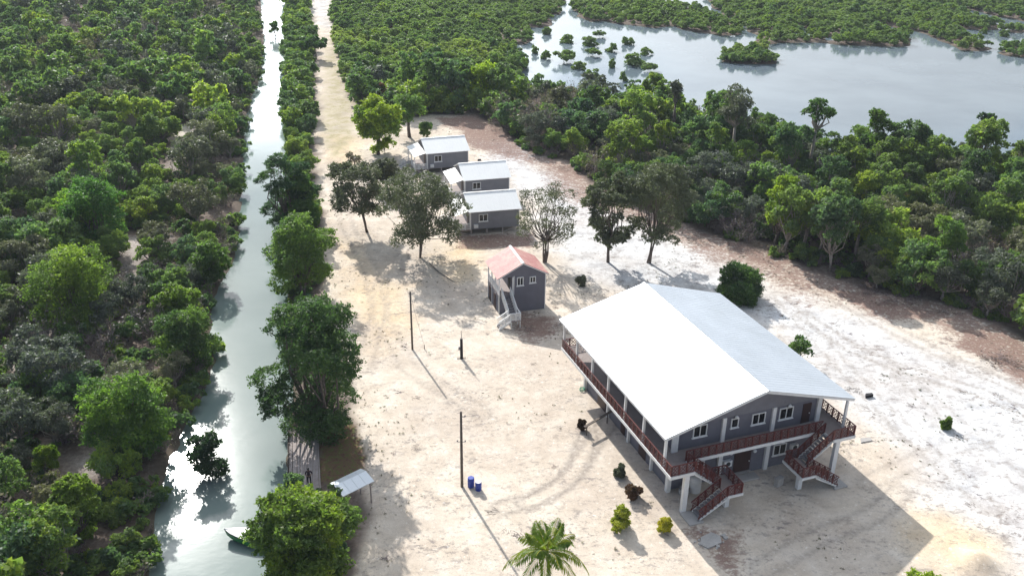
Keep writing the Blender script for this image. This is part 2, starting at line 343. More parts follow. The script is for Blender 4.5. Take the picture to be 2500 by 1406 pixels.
track([(1960, 770), (2080, 850), (2200, 900), (2400, 960), (2600, 1050)], s=.8); track([(1990, 700), (2150, 790), (2330, 880), (2600, 1000)], s=.7)
track([(1900, 720), (2000, 830), (2120, 960), (2240, 1080), (2420, 1240)], s=.6); track([(2180, 900), (2300, 1000), (2500, 1180)], s=.5); track([(1860, 1390), (2000, 1310), (2130, 1260), (2200, 1200)], s=.6)
track([(890, 900), (925, 760), (905, 660), (850, 560), (815, 440), (825, 330), (838, 250), (815, 120), (790, 0)], s=.6); track([(1180, 1010), (1000, 900), (930, 780), (930, 690)], s=.5)
track([(2120, 1180), (2250, 1120), (2420, 1060)], s=.5)
attr4('zone_b', sm((mx(BARE, 3, 5) + 1) / 2.5), sm((mx(WHITE, 7, 29) + 3) / 8.0), tracks, sm((on(lambda x, y: sdist(PLOT, x, y) + (fbm(x, y, 1.5) - .5) * 1.0) + 0.15) / 0.4))
attr4('zone_c', sm((wat + 1.6) / 1.6), on(lambda x, y: sm((sdist(PATH, x, y) + 1) / 2), 0), wat * 0, wat * 0)

G = Mat('sand_and_litter'); P = G.pos()
A = G.n('ShaderNodeAttribute', attribute_name='zone_a'); sa = G.n('ShaderNodeSeparateColor'); G.l(A.outputs['Color'], sa.inputs[0])
B = G.n('ShaderNodeAttribute', attribute_name='zone_b'); sb = G.n('ShaderNodeSeparateColor'); G.l(B.outputs['Color'], sb.inputs[0])
C_ = G.n('ShaderNodeAttribute', attribute_name='zone_c'); sc_ = G.n('ShaderNodeSeparateColor'); G.l(C_.outputs['Color'], sc_.inputs[0])
n1 = G.noise(0.09, 6, 0.6); n2 = G.noise(0.45, 6, 0.62); n3 = G.noise(2.6, 5, 0.65); n4 = G.noise(9.0, 3, 0.6)
# streaks: debris dragged along one direction
mp = G.n('ShaderNodeMapping'); mp.inputs['Rotation'].default_value = (0, 0, -0.45); mp.inputs['Scale'].default_value = (0.85, 1.4, 1); G.l(P, mp.inputs[0])
n5 = G.noise(1.0, 6, 0.7, mp.outputs[0]); n6 = G.noise(0.17, 4, 0.6, mp.outputs[0])
cream = G.ramp(n2, [(0.25, (0.49, 0.41, 0.325)), (0.5, (0.62, 0.54, 0.445)), (0.75, (0.73, 0.66, 0.57))])
white = G.ramp(n2, [(0.30, (0.40, 0.395, 0.40)), (0.48, (0.62, 0.62, 0.62)), (0.7, (0.82, 0.82, 0.81))])
sand = G.mix(sb.outputs[1], cream, white)
yel = G.ramp(n2, [(0.3, (0.62, 0.46, 0.28)), (0.7, (0.74, 0.60, 0.40))])
sand = G.mix(G.math('MULTIPLY', sa.outputs[2] if False else A.outputs['Alpha'], 0.8), sand, yel)
# dark flecks and smudges of litter on the sand, denser in patches
dens = G.mr(G.math('ADD', n6, G.math('MULTIPLY', sb.outputs[1], 0.05)), 0.40, 0.66)
fl = G.mr(n5, 0.54, 0.63); fl = G.math('MULTIPLY', fl, G.math('ADD', G.math('MULTIPLY', dens, 0.9), 0.10), True)
fl2 = G.math('MULTIPLY', G.mr(n3, 0.55, 0.64), G.math('ADD', G.math('MULTIPLY', dens, 0.6), 0.25), True)
fl = G.math('MAXIMUM', fl, fl2)
sand = G.mix(G.mr(n1, 0.42, 0.62, 0.0, 0.5), sand, G.mix(0.75, sand, (0.42, 0.34, 0.28)))
sand = G.mix(fl, sand, (0.27, 0.235, 0.215))
sand = G.mix(G.mr(n4, 0.56, 0.66, 0.0, 0.45), sand, (0.34, 0.29, 0.25)); sand = G.mix(G.mr(n3, 0.40, 0.30, 0.0, 0.5), sand, (0.90, 0.88, 0.84))
sand = G.mix(G.math('MULTIPLY', sb.outputs[2], G.mr(n3, 0.3, 0.6, 0.4, 1.0), True), sand, (0.30, 0.26, 0.225))
litter = G.ramp(G.math('ADD', G.math('MULTIPLY', n3, 0.5), G.math('MULTIPLY', n5, 0.5)), [(0.36, (0.10, 0.055, 0.045)), (0.5, (0.20, 0.12, 0.095)), (0.68, (0.38, 0.28, 0.24))])
lf = G.mr(G.math('ADD', sa.outputs[1], G.math('ADD', G.math('MULTIPLY', n3, 1.7), G.math('MULTIPLY', n5, 1.5))), 2.04, 2.55, 0.0, 0.9)
sand = G.mix(lf, sand, litter)
grass = G.ramp(n3, [(0.35, (0.36, 0.29, 0.18)), (0.5, (0.30, 0.27, 0.14)), (0.65, (0.50, 0.43, 0.30))])
sand = G.mix(G.math('MULTIPLY', sa.outputs[2], G.mr(n2, 0.4, 0.6, 0.25, 0.9)), sand, grass)
floor = G.ramp(G.math('ADD', G.math('MULTIPLY', n3, 0.45), G.math('MULTIPLY', n2, 0.55)), [(0.35, (0.085, 0.062, 0.052)), (0.52, (0.16, 0.125, 0.105)), (0.66, (0.28, 0.235, 0.20))])
bare = G.ramp(n3, [(0.35, (0.26, 0.22, 0.20)), (0.6, (0.45, 0.41, 0.37))])
floor = G.mix(sb.outputs[0], floor, bare); floor = G.mix(G.math('MULTIPLY', sc_.outputs[1], 0.6), floor, (0.62, 0.56, 0.48))
far = G.n('ShaderNodeVectorMath', operation='LENGTH'); G.l(P, far.inputs[0])
floor = G.mix(G.mr(far.outputs['Value'], 380, 460), floor, (0.05, 0.075, 0.03))
col = G.mix(sa.outputs[0], floor, sand)
plot = G.ramp(n3, [(0.35, (0.10, 0.055, 0.045)), (0.5, (0.16, 0.10, 0.06)), (0.58, (0.09, 0.12, 0.03)), (0.7, (0.22, 0.16, 0.10))])
col = G.mix(B.outputs['Alpha'], col, plot)
col = G.mix(G.math('MULTIPLY', sc_.outputs[0], 0.9), col, (0.10, 0.085, 0.06))
G.set(col, 0.95, spec=0.1)
hb = G.math('ADD', G.math('MULTIPLY', n3, 0.5), G.math('ADD', G.math('MULTIPLY', n4, 0.25), G.math('MULTIPLY', fl, -0.5)))
G.bump(G.math('ADD', hb, G.math('MULTIPLY', sb.outputs[2], -0.6)), 0.55, 0.10)
me.materials.append(G.m)
tag(link('ground', me), kind='structure')

# ------------------------------------------------------------------ water
def water_mat(name, c_lo, c_hi, rough, bscale, bstr):
    M = Mat(name); n = M.noise(0.06, 4, 0.5); col = M.ramp(n, [(0.35, c_lo), (0.65, c_hi)])
    M.set(col, rough, 0, 0.5, 1.45)
    mp = M.n('ShaderNodeMapping'); mp.inputs['Scale'].default_value = (1, 1.6, 1); M.l(M.pos(), mp.inputs[0])
    b = M.noise(bscale, 3, 0.5, mp.outputs[0]); b2 = M.noise(0.12, 3, 0.5); M.bump(M.math('MULTIPLY', b, M.mr(b2, 0.4, 0.6, 0.3, 1.0)), bstr, 0.05); return M.m
m = MB(); cl = [c1 + cdir * t for t in (-110, 420)]
m.slab([(*(p + cnor * o),) for p, o in ((cl[0], -3), (cl[1], -3), (cl[1], 30), (cl[0], 30))], -2.2, -0.42)
m.build('canal_water', water_mat('canal_water', (0.135, 0.185, 0.175), (0.19, 0.24, 0.225), 0.10, 0.9, 0.12)); tag(bpy.data.objects['canal_water'], kind='structure')
m = MB(); m.slab([(-20, 150), (300, 150), (420, 430), (-60, 430)], -2.2, -0.42)
m.build('lagoon_water', water_mat('lagoon_water', (0.12, 0.155, 0.185), (0.16, 0.20, 0.23), 0.09, 0.9, 0.16)); tag(bpy.data.objects['lagoon_water'], kind='structure')
# moist air over the wetland
m = MB(); m.box(-3700, 3700, -3200, 4200, -4.0, 51.5); hz = Mat('moist_air'); hz.t.nodes.remove(hz.p)
pv = hz.n('ShaderNodeVolumePrincipled'); pv.inputs['Color'].default_value = (0.82, 0.90, 1.0, 1); pv.inputs['Density'].default_value = 0.00014; pv.inputs['Anisotropy'].default_value = 0.0; hz.l(pv.outputs[0], hz.o.inputs[1])
tag(m.build('haze', hz.m), 'thin moist air over the wetland', 'haze', kind='stuff')
# ------------------------------------------------------------------ vegetation: leaf clumps, limbs, kinds of tree
def unit(v): return v / (np.linalg.norm(v, axis=-1, keepdims=True) + 1e-9)
def leaf_quads(c, nrm, size, rng, asp=0.55):
    n = len(c); t = unit(np.cross(nrm, unit(rng.normal(size=(n, 3))))); b = np.cross(nrm, t)
    s = size * rng.uniform(0.6, 1.3, (n, 1)); v = np.stack([c - t * s, c + b * s * asp + t * s * 0.1, c + t * s, c - b * s * asp + t * s * 0.1], 1)
    return v
def crown_data(seed, R, H, z0, lobes, per, leaf, squash=0.75, shell=0.22, low=-0.25, gap=0.0, asp=0.55, up=0.35, lobe=(0.26, 0.46)):
    rng = np.random.RandomState(seed); V = []; T = []; ends = []
    for k in range(lobes):
        lo_ = min(0.6, 0.42 + low * 0.62); u = rng.uniform(lo_, 0.84) if k else 0.5; az = rng.uniform(0, 2 * PI)
        prof = math.sqrt(max(0.05, 1 - ((u - 0.44) / 0.56) ** 2)); rr = prof * (rng.uniform(0.25, 1.0) ** 0.6) if k else 0.05
        rl = min(R, H * 0.8) * rng.uniform(*lobe); rad_c = max(0.0, R * rr - rl * 0.75)
        c = np.array([math.cos(az) * rad_c, math.sin(az) * rad_c, z0 + H * u]); ends.append((c, rl))
        d = unit(np.array([math.cos(az) * rr, math.sin(az) * rr, (u - 0.4) * 1.6]))
        n = int(per * (rl / (0.36 * min(R, H * 0.8))) ** 2); q = unit(rng.normal(size=(n, 3)) + np.array([0, 0, 0.35]) + d * 0.5)
        # sub-clumps give every lobe its own ragged edge
        sub = unit(rng.normal(size=(9, 3)) + d * 0.6); near_ = (q @ sub.T).max(1); rad = rl * (0.62 + 0.45 * near_ ** 3 + rng.normal(size=n) * shell * 0.5)
        keep = (near_ > 0.35 + gap) & (q[:, 2] > -0.65)
        q = q[keep]; rad = rad[keep]
        p = c + q * rad[:, None] * np.array([1, 1, squash])
        nr = unit(q * 0.6 + rng.normal(size=q.shape) * 0.75 + np.array([0, 0, up]))
        ns = max(2, int(len(p) * 0.05)); sh_ = unit(sub + d * 0.3)[:, None, :] * rng.uniform(0.8, 1.42, (9, ns, 1)) + rng.normal(size=(9, ns, 3)) * 0.075
        ps = (c + sh_.reshape(-1, 3) * rl * np.array([1, 1, squash])); ps = ps[ps[:, 2] > 0.05]   # shoots that stick out of the clump
        p = np.concatenate([p, ps]); nr = np.concatenate([nr, unit(rng.normal(size=ps.shape) + np.array([0, 0, up]))])
        V.append(leaf_quads(p, nr, leaf, rng, asp)); T.append(np.repeat(np.clip(0.5 + 0.22 * rng.normal() + 0.2 * rng.normal(size=len(p)), 0, 1), 4))
    V = np.concatenate(V).reshape(-1, 3); return V, np.concatenate(T), ends
def crown_mesh(name, mat, *a, **k):
    V, T, ends = crown_data(*a, **k)
    return raw_mesh(name, V, np.arange(len(V)).reshape(-1, 4), mat, False, T), ends
def limbs(ends, rng, r0=0.12, stems=1, z_split=0.35, base=(0, 0), n=6, every=1, lean=0.0):
    m = MB(); zmin = min(c[2] for c, _ in ends)
    for s in range(stems):
        a = rng.uniform(0, 2 * PI); off = np.array([math.cos(a), math.sin(a), 0]) * (r0 * 1.6 if stems > 1 else 0)
        mine = ends[s::stems][::every]
        cen = np.mean([c for c, _ in mine], 0); sp = np.array([cen[0] * 0.45, cen[1] * 0.45, max(0.3, zmin * z_split + 0.3)])
        b = np.array([base[0], base[1], -0.3]) + off
        mid = (b + sp) / 2 + rng.normal(size=3) * r0 * 0.8
        m.tube([b, mid, sp], [r0 * 1.25, r0, r0 * 0.82], n)
        for c, rl in mine:
            q = sp * 0.5 + c * 0.5 + rng.normal(size=3) * 0.10 * np.linalg.norm(c - sp); q[2] -= 0.08 * np.linalg.norm(c - sp)
            m.tube([sp, q, c + rng.normal(size=3) * 0.1], [r0 * 0.6, r0 * 0.4, r0 * 0.16], max(4, n - 2), False)
    return m
def twig_data(seed, R, H, stems=9, leaf=0.10, leaves=260):
    rng = np.random.RandomState(seed); m = MB(); P = []
    def grow(p, d, L, r, k):
        q = p + d * L * 0.5 + rng.normal(size=3) * L * 0.05; e = q + unit(d + rng.normal(size=3) * 0.2) * L * 0.5
        m.tube([p, q, e], [r, r * 0.8, r * 0.55], 3, False); P.append(e); P.append(q)
        if k:
            for _ in range(rng.randint(2, 5)): grow(q if rng.rand() < 0.4 else e, unit(d + rng.normal(size=3) * 0.55 + [0, 0, 0.15]), L * rng.uniform(0.5, 0.8), r * 0.55, k - 1)
    for s in range(stems):
        a = rng.uniform(0, 2 * PI); d = unit(np.array([math.cos(a) * rng.uniform(.2, .9), math.sin(a) * rng.uniform(.2, .9), 1.0]))
        grow(np.array([0, 0, -0.1]), d, H * rng.uniform(0.35, 0.5), 0.035, 3)
    P = np.array(P); idx = rng.randint(0, len(P), leaves); c = P[idx] + rng.normal(size=(leaves, 3)) * 0.12
    V = leaf_quads(c, unit(rng.normal(size=(leaves, 3))), leaf, rng).reshape(-1, 3)
    return m, V, np.repeat(rng.rand(leaves), 4)
def frond_quads(rng, base, az, L, rise, droop, pairs, ll, lw, vee=0.5):
    """one feather frond: a curved midrib with leaflets both sides, returns quads and the rib points"""
    d = np.array([math.cos(az), math.sin(az), 0]); side = np.array([-d[1], d[0], 0]); V = []; rib = []
    for i in range(pairs + 1):
        t = i / pairs; p = np.array(base) + d * L * (t * math.cos(rise) * (1 - 0.15 * t * t)) + np.array([0, 0, 1]) * L * (t * math.sin(rise) - droop * t * t); rib.append(p)
        if t < 0.08: continue
        k = ll * math.sin(PI * min(1, 0.12 + t * 0.86)) ** 0.6 * rng.uniform(0.85, 1.1)
        fwd = unit(d * (0.35 + 0.5 * t) + np.array([0, 0, math.sin(rise) * (1 - t) - droop * t * 1.6]))
        for s in (-1, 1):
            tip = p + unit(side * s + fwd * 0.75 + np.array([0, 0, -vee * (0.4 + t)])) * k + rng.normal(size=3) * 0.03
            m_ = (p * 0.5 + tip * 0.5) + np.array([0, 0, 0.06 * k]); w_ = fwd * lw
            V.append([p - w_ * 0.4, m_ - w_ * 0.6, tip, m_ + w_ * 0.6])
    return np.array(V).reshape(-1, 3), rib

PROTO = bpy.data.collections.new('plant_kinds')                       # sources of the masses of plants; not in the scene itself
def merged(name, V, T, mb, mleaf, mbark):
    """crown and trunk in one mesh, for the plants too small to show parts"""
    me = bpy.data.meshes.new(name); k = len(V); F = [tuple(range(i, i + 4)) for i in range(0, k, 4)]
    me.from_pydata([tuple(p) for p in V] + mb.v, [], F + [tuple(i + k for i in f) for f in mb.f]); me.update()
    a = me.attributes.new('tint', 'FLOAT', 'POINT'); a.data.foreach_set('value', np.concatenate([T, np.full(len(mb.v), 0.5)]).astype(np.float32))
    me.materials.append(mleaf); me.materials.append(mbark)
    mi = np.zeros(len(me.polygons), np.int32); mi[len(F):] = 1; me.polygons.foreach_set('material_index', mi); return me

KINDS = {}          # kind -> list of dicts(near crown mesh, near trunk mesh, merged far mesh, radius, height)
def make_kind(kind, seeds, mat, bark, R, H, z0, lobes, per, leaf, r0=0.10, stems=2, far_per=0.16, far_leaf=2.3, **kw):
    L = []
    for i, sd in enumerate(seeds):
        rng = np.random.RandomState(sd); k = rng.uniform(0.88, 1.12)
        cm, ends = crown_mesh('crown', mat, sd, R, H * k, z0, lobes, per, leaf, **kw)
        tm = limbs(ends, rng, r0, stems).mesh('trunk', bark, True)
        V, T, e2 = crown_data(sd, R, H * k, z0, lobes, max(8, int(per * far_per)), leaf * far_leaf, **kw)
        L.append(dict(crown=cm, trunk=tm, far=merged(kind, V, T, limbs(e2, rng, r0, 1, n=4, every=3), mat, bark), R=R, H=z0 + H))
    KINDS[kind] = L
make_kind('broadleaf_tree', (11, 12, 13, 14, 15, 16, 17), LEAF, BARK, 2.4, 3.7, 0.7, 27, 380, 0.125, low=-0.5, lobe=(0.15, 0.36), gap=0.04, far_per=0.2, far_leaf=2.1)
make_kind('tall_tree', (21, 22, 23, 24, 25), LEAF, BARK_PALE, 2.0, 4.4, 2.2, 24, 340, 0.13, low=-0.45, stems=2, r0=0.08, lobe=(0.15, 0.36), gap=0.04, far_per=0.2, far_leaf=2.1)
make_kind('leafy_bush', (31, 32, 33, 34), LEAF, BARK, 1.5, 2.2, 0.1, 18, 240, 0.11, low=-0.5, lobe=(0.16, 0.38), r0=0.05, stems=3)
make_kind('olive_tree', (41, 42, 43), LEAF_OLIVE, BARK_PALE, 2.2, 3.2, 1.4, 20, 300, 0.11, low=-0.35, gap=0.12, lobe=(0.18, 0.34), stems=2)
make_kind('mangrove_tree', (51, 52, 53, 54), LEAF_MANG, BARK, 2.6, 2.6, 0.2, 16, 330, 0.15, low=-0.45, squash=0.6, r0=0.05, stems=3, far_per=0.3, far_leaf=1.9)
L = []
for sd in (61, 62, 63):
    m, V, T = twig_data(sd, 1.6, 3.2); L.append(dict(crown=None, trunk=None, far=merged('dry_bush', V, T, m, LEAF_DRY, TWIG), R=1.3, H=3.2))
KINDS['dry_bush'] = L
L = []
for sd in (71, 72):
    rng = np.random.RandomState(sd); VV = []; m = MB(); m.tube([(0, 0, -0.2), (0.05, 0, 0.7), (0.0, 0.1, 1.3)], [0.1, 0.09, 0.08], 6)
    for k in range(15):
        V, rib = frond_quads(rng, (0, 0.1, 1.3), k * 2.4 + rng.uniform(-.3, .3), rng.uniform(1.3, 1.8), rng.uniform(0.2, 1.2), rng.uniform(0.3, 0.6), 12, 0.5, 0.05); VV.append(V); m.tube(rib[::4], 0.015, 3, False)
    V = np.concatenate(VV); L.append(dict(crown=None, trunk=None, far=merged('scrub_palm', V, np.repeat(rng.rand(len(V) // 4), 4), m, LEAF_PALM, BARK), R=1.5, H=2.6))
KINDS['scrub_palm'] = L

# zones where plants stand
STRIP = np.vstack([np.array([c1 + cdir * t - cnor * 0.4 for t in (6, 100, 200, 300, 420)]), ROAD_L[:15]])
dock = [at(706, 1052)[:2], at(772, 1050)[:2], at(783, 1186)[:2], at(707, 1186)[:2]]
def zone_of(x, y):
    """0 none, 1 left thicket, 2 strip between canal and track, 3 right forest, 4 mangrove flats"""
    x = np.asarray(x); y = np.asarray(y); z = np.zeros(x.shape, int)
    cs = sdist(CANAL, x, y); ws = water_sd(x, y); cl_ = sdist(CLEAR, x, y); al, lf = along(np.stack([x, y], -1))
    left = (lf > 2) & (cs < -1.5); z[left] = 1
    bare_ = np.max([sdist(q, x, y) for q in BARE], 0); z[left & (bare_ > -1.3)] = 0
    st = (lf < -0.2) & (cl_ < -1.2) & (cs < -0.9) & (dist_line(CAN_R_A, x, y) < 12) & (x < 0) & ((y > 84) | (y < 60)); z[st] = 2
    rt = (lf < -0.2) & ~st & (cl_ < -0.6) & (ws < -0.4) & (y > 60) & (dist_line(CAN_R_A, x, y) > 12); z[rt] = 3
    d_ = at(1180, 150)[1]; z[rt & (y > 205 - 0.10 * x)] = 4
    return z
CAN_R_A = np.array(CAN_R)
def scatter(n_try, bbox, rad, seed, ok, taken):
    rng = np.random.RandomState(seed); cell = 3.0
    X = rng.uniform(bbox[0], bbox[1], n_try); Y = rng.uniform(bbox[2], bbox[3], n_try)
    keep = ok(X, Y); X, Y = X[keep], Y[keep]; res = []
    for x, y in zip(X, Y):
        i, j = int(x // cell), int(y // cell); r = rad(x, y); bad = False; K = 2
        for a in range(i - K, i + K + 1):
            for b in range(j - K, j + K + 1):
                for (px, py, pr) in taken.get((a, b), ()):
                    if (px - x) ** 2 + (py - y) ** 2 < ((r + pr) * 0.5) ** 2: bad = True; break
                if bad: break
            if bad: break
        if bad: continue
        taken.setdefault((i, j), []).append((x, y, r)); res.append((x, y))
    return np.array(res)
taken = {}
HERO_SPOTS = []
# ------------------------------------------------------------------ trees one can tell apart, each where it stands
def hero_tree(name, label, cat, base, top_y, width_px, seed, mat=None, bark=None, group=None, tint=(1, 1, 1), lobes=22, per=620, leaf=0.14, z0=0.25, stems=2, r0=None, clear=None, wy=None, lean=None, **kw):
    g = at(*base); H = height_at(g, top_y); zc = proj(g)[2]; W = width_px * zc / FOC / 2
    if clear is not None: z0 = clear
    V, T, ends = crown_data(seed, W, (H - H * z0) * 1.02, H * z0, lobes, per, leaf, **kw)
    if lean is not None:                                             # crown carried off to one side of its foot
        sh = np.array(lean); V = V + sh; ends = [(c + sh, r) for c, r in ends]
    r = thing(name, label, cat, (g[0], g[1], 0), 0, group)
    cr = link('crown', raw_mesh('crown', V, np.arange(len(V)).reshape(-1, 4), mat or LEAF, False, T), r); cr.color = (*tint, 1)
    limbs(ends, np.random.RandomState(seed), r0 or max(0.05, 0.018 * H), stems, 0.75 if clear else 0.35).build('trunk', bark or BARK, r, True)
    HERO_SPOTS.append((g[0], g[1], W)); taken.setdefault((int(g[0] // 3), int(g[1] // 3)), []).append((g[0], g[1], W * 1.25))
    return r
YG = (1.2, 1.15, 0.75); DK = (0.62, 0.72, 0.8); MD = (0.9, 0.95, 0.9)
# right bank of the canal, from near to far
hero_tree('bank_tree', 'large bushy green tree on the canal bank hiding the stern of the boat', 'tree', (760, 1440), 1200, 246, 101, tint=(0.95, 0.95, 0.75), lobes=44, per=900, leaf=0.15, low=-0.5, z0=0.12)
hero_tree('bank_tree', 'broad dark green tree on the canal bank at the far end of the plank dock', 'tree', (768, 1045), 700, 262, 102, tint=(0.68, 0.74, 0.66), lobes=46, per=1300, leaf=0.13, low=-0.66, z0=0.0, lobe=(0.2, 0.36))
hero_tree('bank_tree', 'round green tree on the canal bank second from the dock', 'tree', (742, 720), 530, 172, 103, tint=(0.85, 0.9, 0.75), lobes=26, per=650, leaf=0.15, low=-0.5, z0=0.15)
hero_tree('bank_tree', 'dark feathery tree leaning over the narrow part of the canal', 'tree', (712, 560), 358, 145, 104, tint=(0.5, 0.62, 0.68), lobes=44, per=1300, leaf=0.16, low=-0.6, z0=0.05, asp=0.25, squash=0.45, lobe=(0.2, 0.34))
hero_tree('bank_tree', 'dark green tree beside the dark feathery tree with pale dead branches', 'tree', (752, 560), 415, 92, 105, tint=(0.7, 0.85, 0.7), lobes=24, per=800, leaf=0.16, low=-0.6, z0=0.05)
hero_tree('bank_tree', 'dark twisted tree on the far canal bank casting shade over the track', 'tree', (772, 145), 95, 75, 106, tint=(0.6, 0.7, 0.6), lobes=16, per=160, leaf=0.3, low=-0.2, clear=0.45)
hero_tree('water_bush', 'small dark bush standing in the water at the far end of the canal', 'bush', (672, 88), 50, 28, 107, tint=(0.6, 0.75, 0.7), lobes=10, per=90, leaf=0.3, low=-0.4, z0=0.1)
# trees standing on the sand
OG = 'grey green trees standing on the sand'
hero_tree('sand_tree', 'grey green spreading tree with a forked dark trunk in the middle of the clearing', 'tree', (1028, 628), 420, 232, 111, LEAF_OLIVE, BARK, OG, lobes=60, per=1100, leaf=0.13, low=-0.45, gap=0.10, lobe=(0.14, 0.27), clear=0.16, stems=3, r0=0.12, tint=(0.82, 0.86, 0.78))
hero_tree('sand_tree', 'slender trunked grey green tree on the sand nearest the track', 'tree', (897, 567), 396, 165, 112, LEAF_OLIVE, BARK, OG, lobes=46, per=1100, leaf=0.13, low=-0.4, gap=0.10, lobe=(0.15, 0.28), clear=0.16, stems=3, r0=0.11, tint=(0.8, 0.83, 0.75), lean=(-1.6, 0, 0.2))
hero_tree('sand_tree', 'small grey green tree tucked behind the spreading one left of the cottages', 'tree', (945, 470), 392, 78, 113, LEAF_OLIVE, BARK, OG, lobes=22, per=700, leaf=0.13, low=-0.4, clear=0.25, tint=(0.85, 0.85, 0.75))
hero_tree('sand_tree', 'thin see-through tree behind the red roofed house with many bare limbs', 'tree', (1330, 642), 442, 165, 114, LEAF_OLIVE, BARK, OG, lobes=56, per=420, leaf=0.115, low=-0.5, gap=0.22, lobe=(0.13, 0.24), clear=0.20, stems=4, r0=0.11, tint=(0.9, 0.88, 0.8))
hero_tree('sand_tree', 'grey green tree with a slim bare trunk left of the twin trunked tree', 'tree', (1485, 642), 408, 136, 115, LEAF_OLIVE, BARK, OG, lobes=44, per=1100, leaf=0.13, low=-0.7, gap=0.05, lobe=(0.17, 0.3), clear=0.26, stems=2, r0=0.13, tint=(0.82, 0.86, 0.78))
hero_tree('sand_tree', 'tall grey green tree with two dark trunks behind the long white roof', 'tree', (1583, 642), 388, 172, 116, LEAF_OLIVE, BARK, OG, lobes=54, per=1100, leaf=0.13, low=-0.6, gap=0.05, lobe=(0.16, 0.29), clear=0.24, stems=2, r0=0.13, tint=(0.82, 0.86, 0.78), lean=(0.8, 0, 0))
hero_tree('track_tree', 'yellow green many stemmed tree where the track meets the far cottage', 'tree', (925, 378), 245, 118, 117, tint=(1.05, 1.05, 0.75), lobes=32, per=600, leaf=0.19, low=-0.3, clear=0.22, stems=4)
hero_tree('track_tree', 'bright green tree behind the far cottage with several thin trunks', 'tree', (1000, 335), 238, 92, 118, tint=(1.0, 1.05, 0.8), lobes=20, per=260, leaf=0.2, low=-0.3, clear=0.35, stems=4)
hero_tree('track_tree', 'low yellowish bush beside the steps of the far cottage', 'bush', (940, 375), 340, 60, 119, tint=YG, lobes=12, per=180, leaf=0.18, low=-0.2, z0=0.05)
hero_tree('sand_bush', 'round dark bush on the sand right behind the far cottage', 'bush', (1045, 335), 300, 48, 120, tint=MD, lobes=12, per=200, leaf=0.18, low=-0.2, z0=0.05)
hero_tree('sand_bush', 'bare brownish sapling on the sand between the track and the far cottage', 'bush', (868, 420), 370, 42, 121, LEAF_DRY, lobes=10, per=70, leaf=0.16, low=-0.2, gap=0.15, clear=0.3)
hero_tree('sand_bush', 'dark green bush on the sand behind the far slope of the white roof', 'bush', (1803, 728), 656, 118, 122, tint=(0.66, 0.78, 0.62), lobes=34, per=800, leaf=0.13, low=-0.66, z0=0.0, asp=0.35, stems=4, r0=0.05)
hero_tree('sand_bush', 'low dark bush peeping over the right eave of the long white roof', 'bush', (1950, 893), 822, 74, 123, tint=DK, lobes=10, per=200, leaf=0.13, low=-0.2, z0=0.02)
hero_tree('forest_tree', 'tall umbrella topped tree rising above the forest against the lagoon', 'tree', (1972, 440), 232, 76, 131, tint=(0.75, 0.85, 0.75), lobes=13, per=170, leaf=0.2, low=-0.1, clear=0.62, stems=1, gap=0.1, squash=0.6, bark=BARK_PALE)
hero_tree('forest_tree', 'dark pointed bushy tree breaking the skyline of the forest by the open lagoon', 'tree', (2125, 420), 252, 78, 132, tint=(0.55, 0.66, 0.62), lobes=20, per=200, leaf=0.2, low=-0.4, z0=0.2)
hero_tree('forest_tree', 'grey feathery tree standing at the lagoon shore left of the umbrella topped tree', 'tree', (1785, 400), 207, 88, 133, LEAF_OLIVE, lobes=20, per=200, leaf=0.18, low=-0.3, clear=0.45, stems=1, gap=0.1, bark=BARK_PALE)
hero_tree('forest_tree', 'small dark tufted tree top at the right above the forest by the lagoon', 'tree', (2378, 425), 268, 50, 134, tint=(0.5, 0.58, 0.6), lobes=18, per=150, leaf=0.2, low=-0.5, clear=0.25)
hero_tree('forest_tree', 'thin grey tree by the shore just left of the grey feathery tree', 'tree', (1643, 330), 188, 44, 135, LEAF_OLIVE, lobes=14, per=110, leaf=0.2, low=-0.2, clear=0.4, gap=0.1)
hero_tree('forest_edge_tree', 'pale trunked tree at the forest edge with a thin fan of white limbs', 'tree', (2085, 640), 486, 108, 136, tint=(1.0, 0.95, 0.8), lobes=20, per=300, leaf=0.14, low=-0.1, clear=0.42, stems=4, r0=0.09, bark=BARK_PALE)
hero_tree('forest_edge_tree', 'grey leaved tree with a leaning pale stem at the forest edge', 'tree', (1955, 612), 488, 92, 137, LEAF_OLIVE, BARK_PALE, lobes=18, per=260, leaf=0.14, low=-0.2, clear=0.35, stems=2, lean=(0.6, 0, 0))
hero_tree('forest_edge_tree', 'bright green round tree at the forest edge above the dark litter', 'tree', (1895, 600), 420, 88, 138, tint=(1.25, 1.2, 0.7), lobes=22, per=340, leaf=0.15, low=-0.4, z0=0.2)
hero_tree('forest_edge_tree', 'yellow green tree in the front of the forest right of the bright pond side', 'tree', (2285, 700), 500, 110, 139, tint=(1.1, 1.15, 0.75), lobes=24, per=420, leaf=0.15, low=-0.5, z0=0.1)
hero_tree('forest_edge_tree', 'light green tree in the front row at the far right of the photo', 'tree', (2470, 740), 600, 90, 140, tint=(1.35, 1.3, 0.7), lobes=20, per=380, leaf=0.16, low=-0.4, z0=0.2)
hero_tree('forest_tree', 'pair-topped light green tree behind the track left of the dead brown trees', 'tree', (1180, 262), 160, 92, 141, tint=(1.5, 1.4, 0.7), lobes=22, per=220, leaf=0.24, low=-0.4, z0=0.2)
hero_tree('forest_tree', 'rust brown dying tree at the forest edge beside the track', 'tree', (935, 262), 200, 34, 142, LEAF_DRY, tint=(1.3, 0.8, 0.6), lobes=10, per=110, leaf=0.2, low=-0.4, z0=0.1)
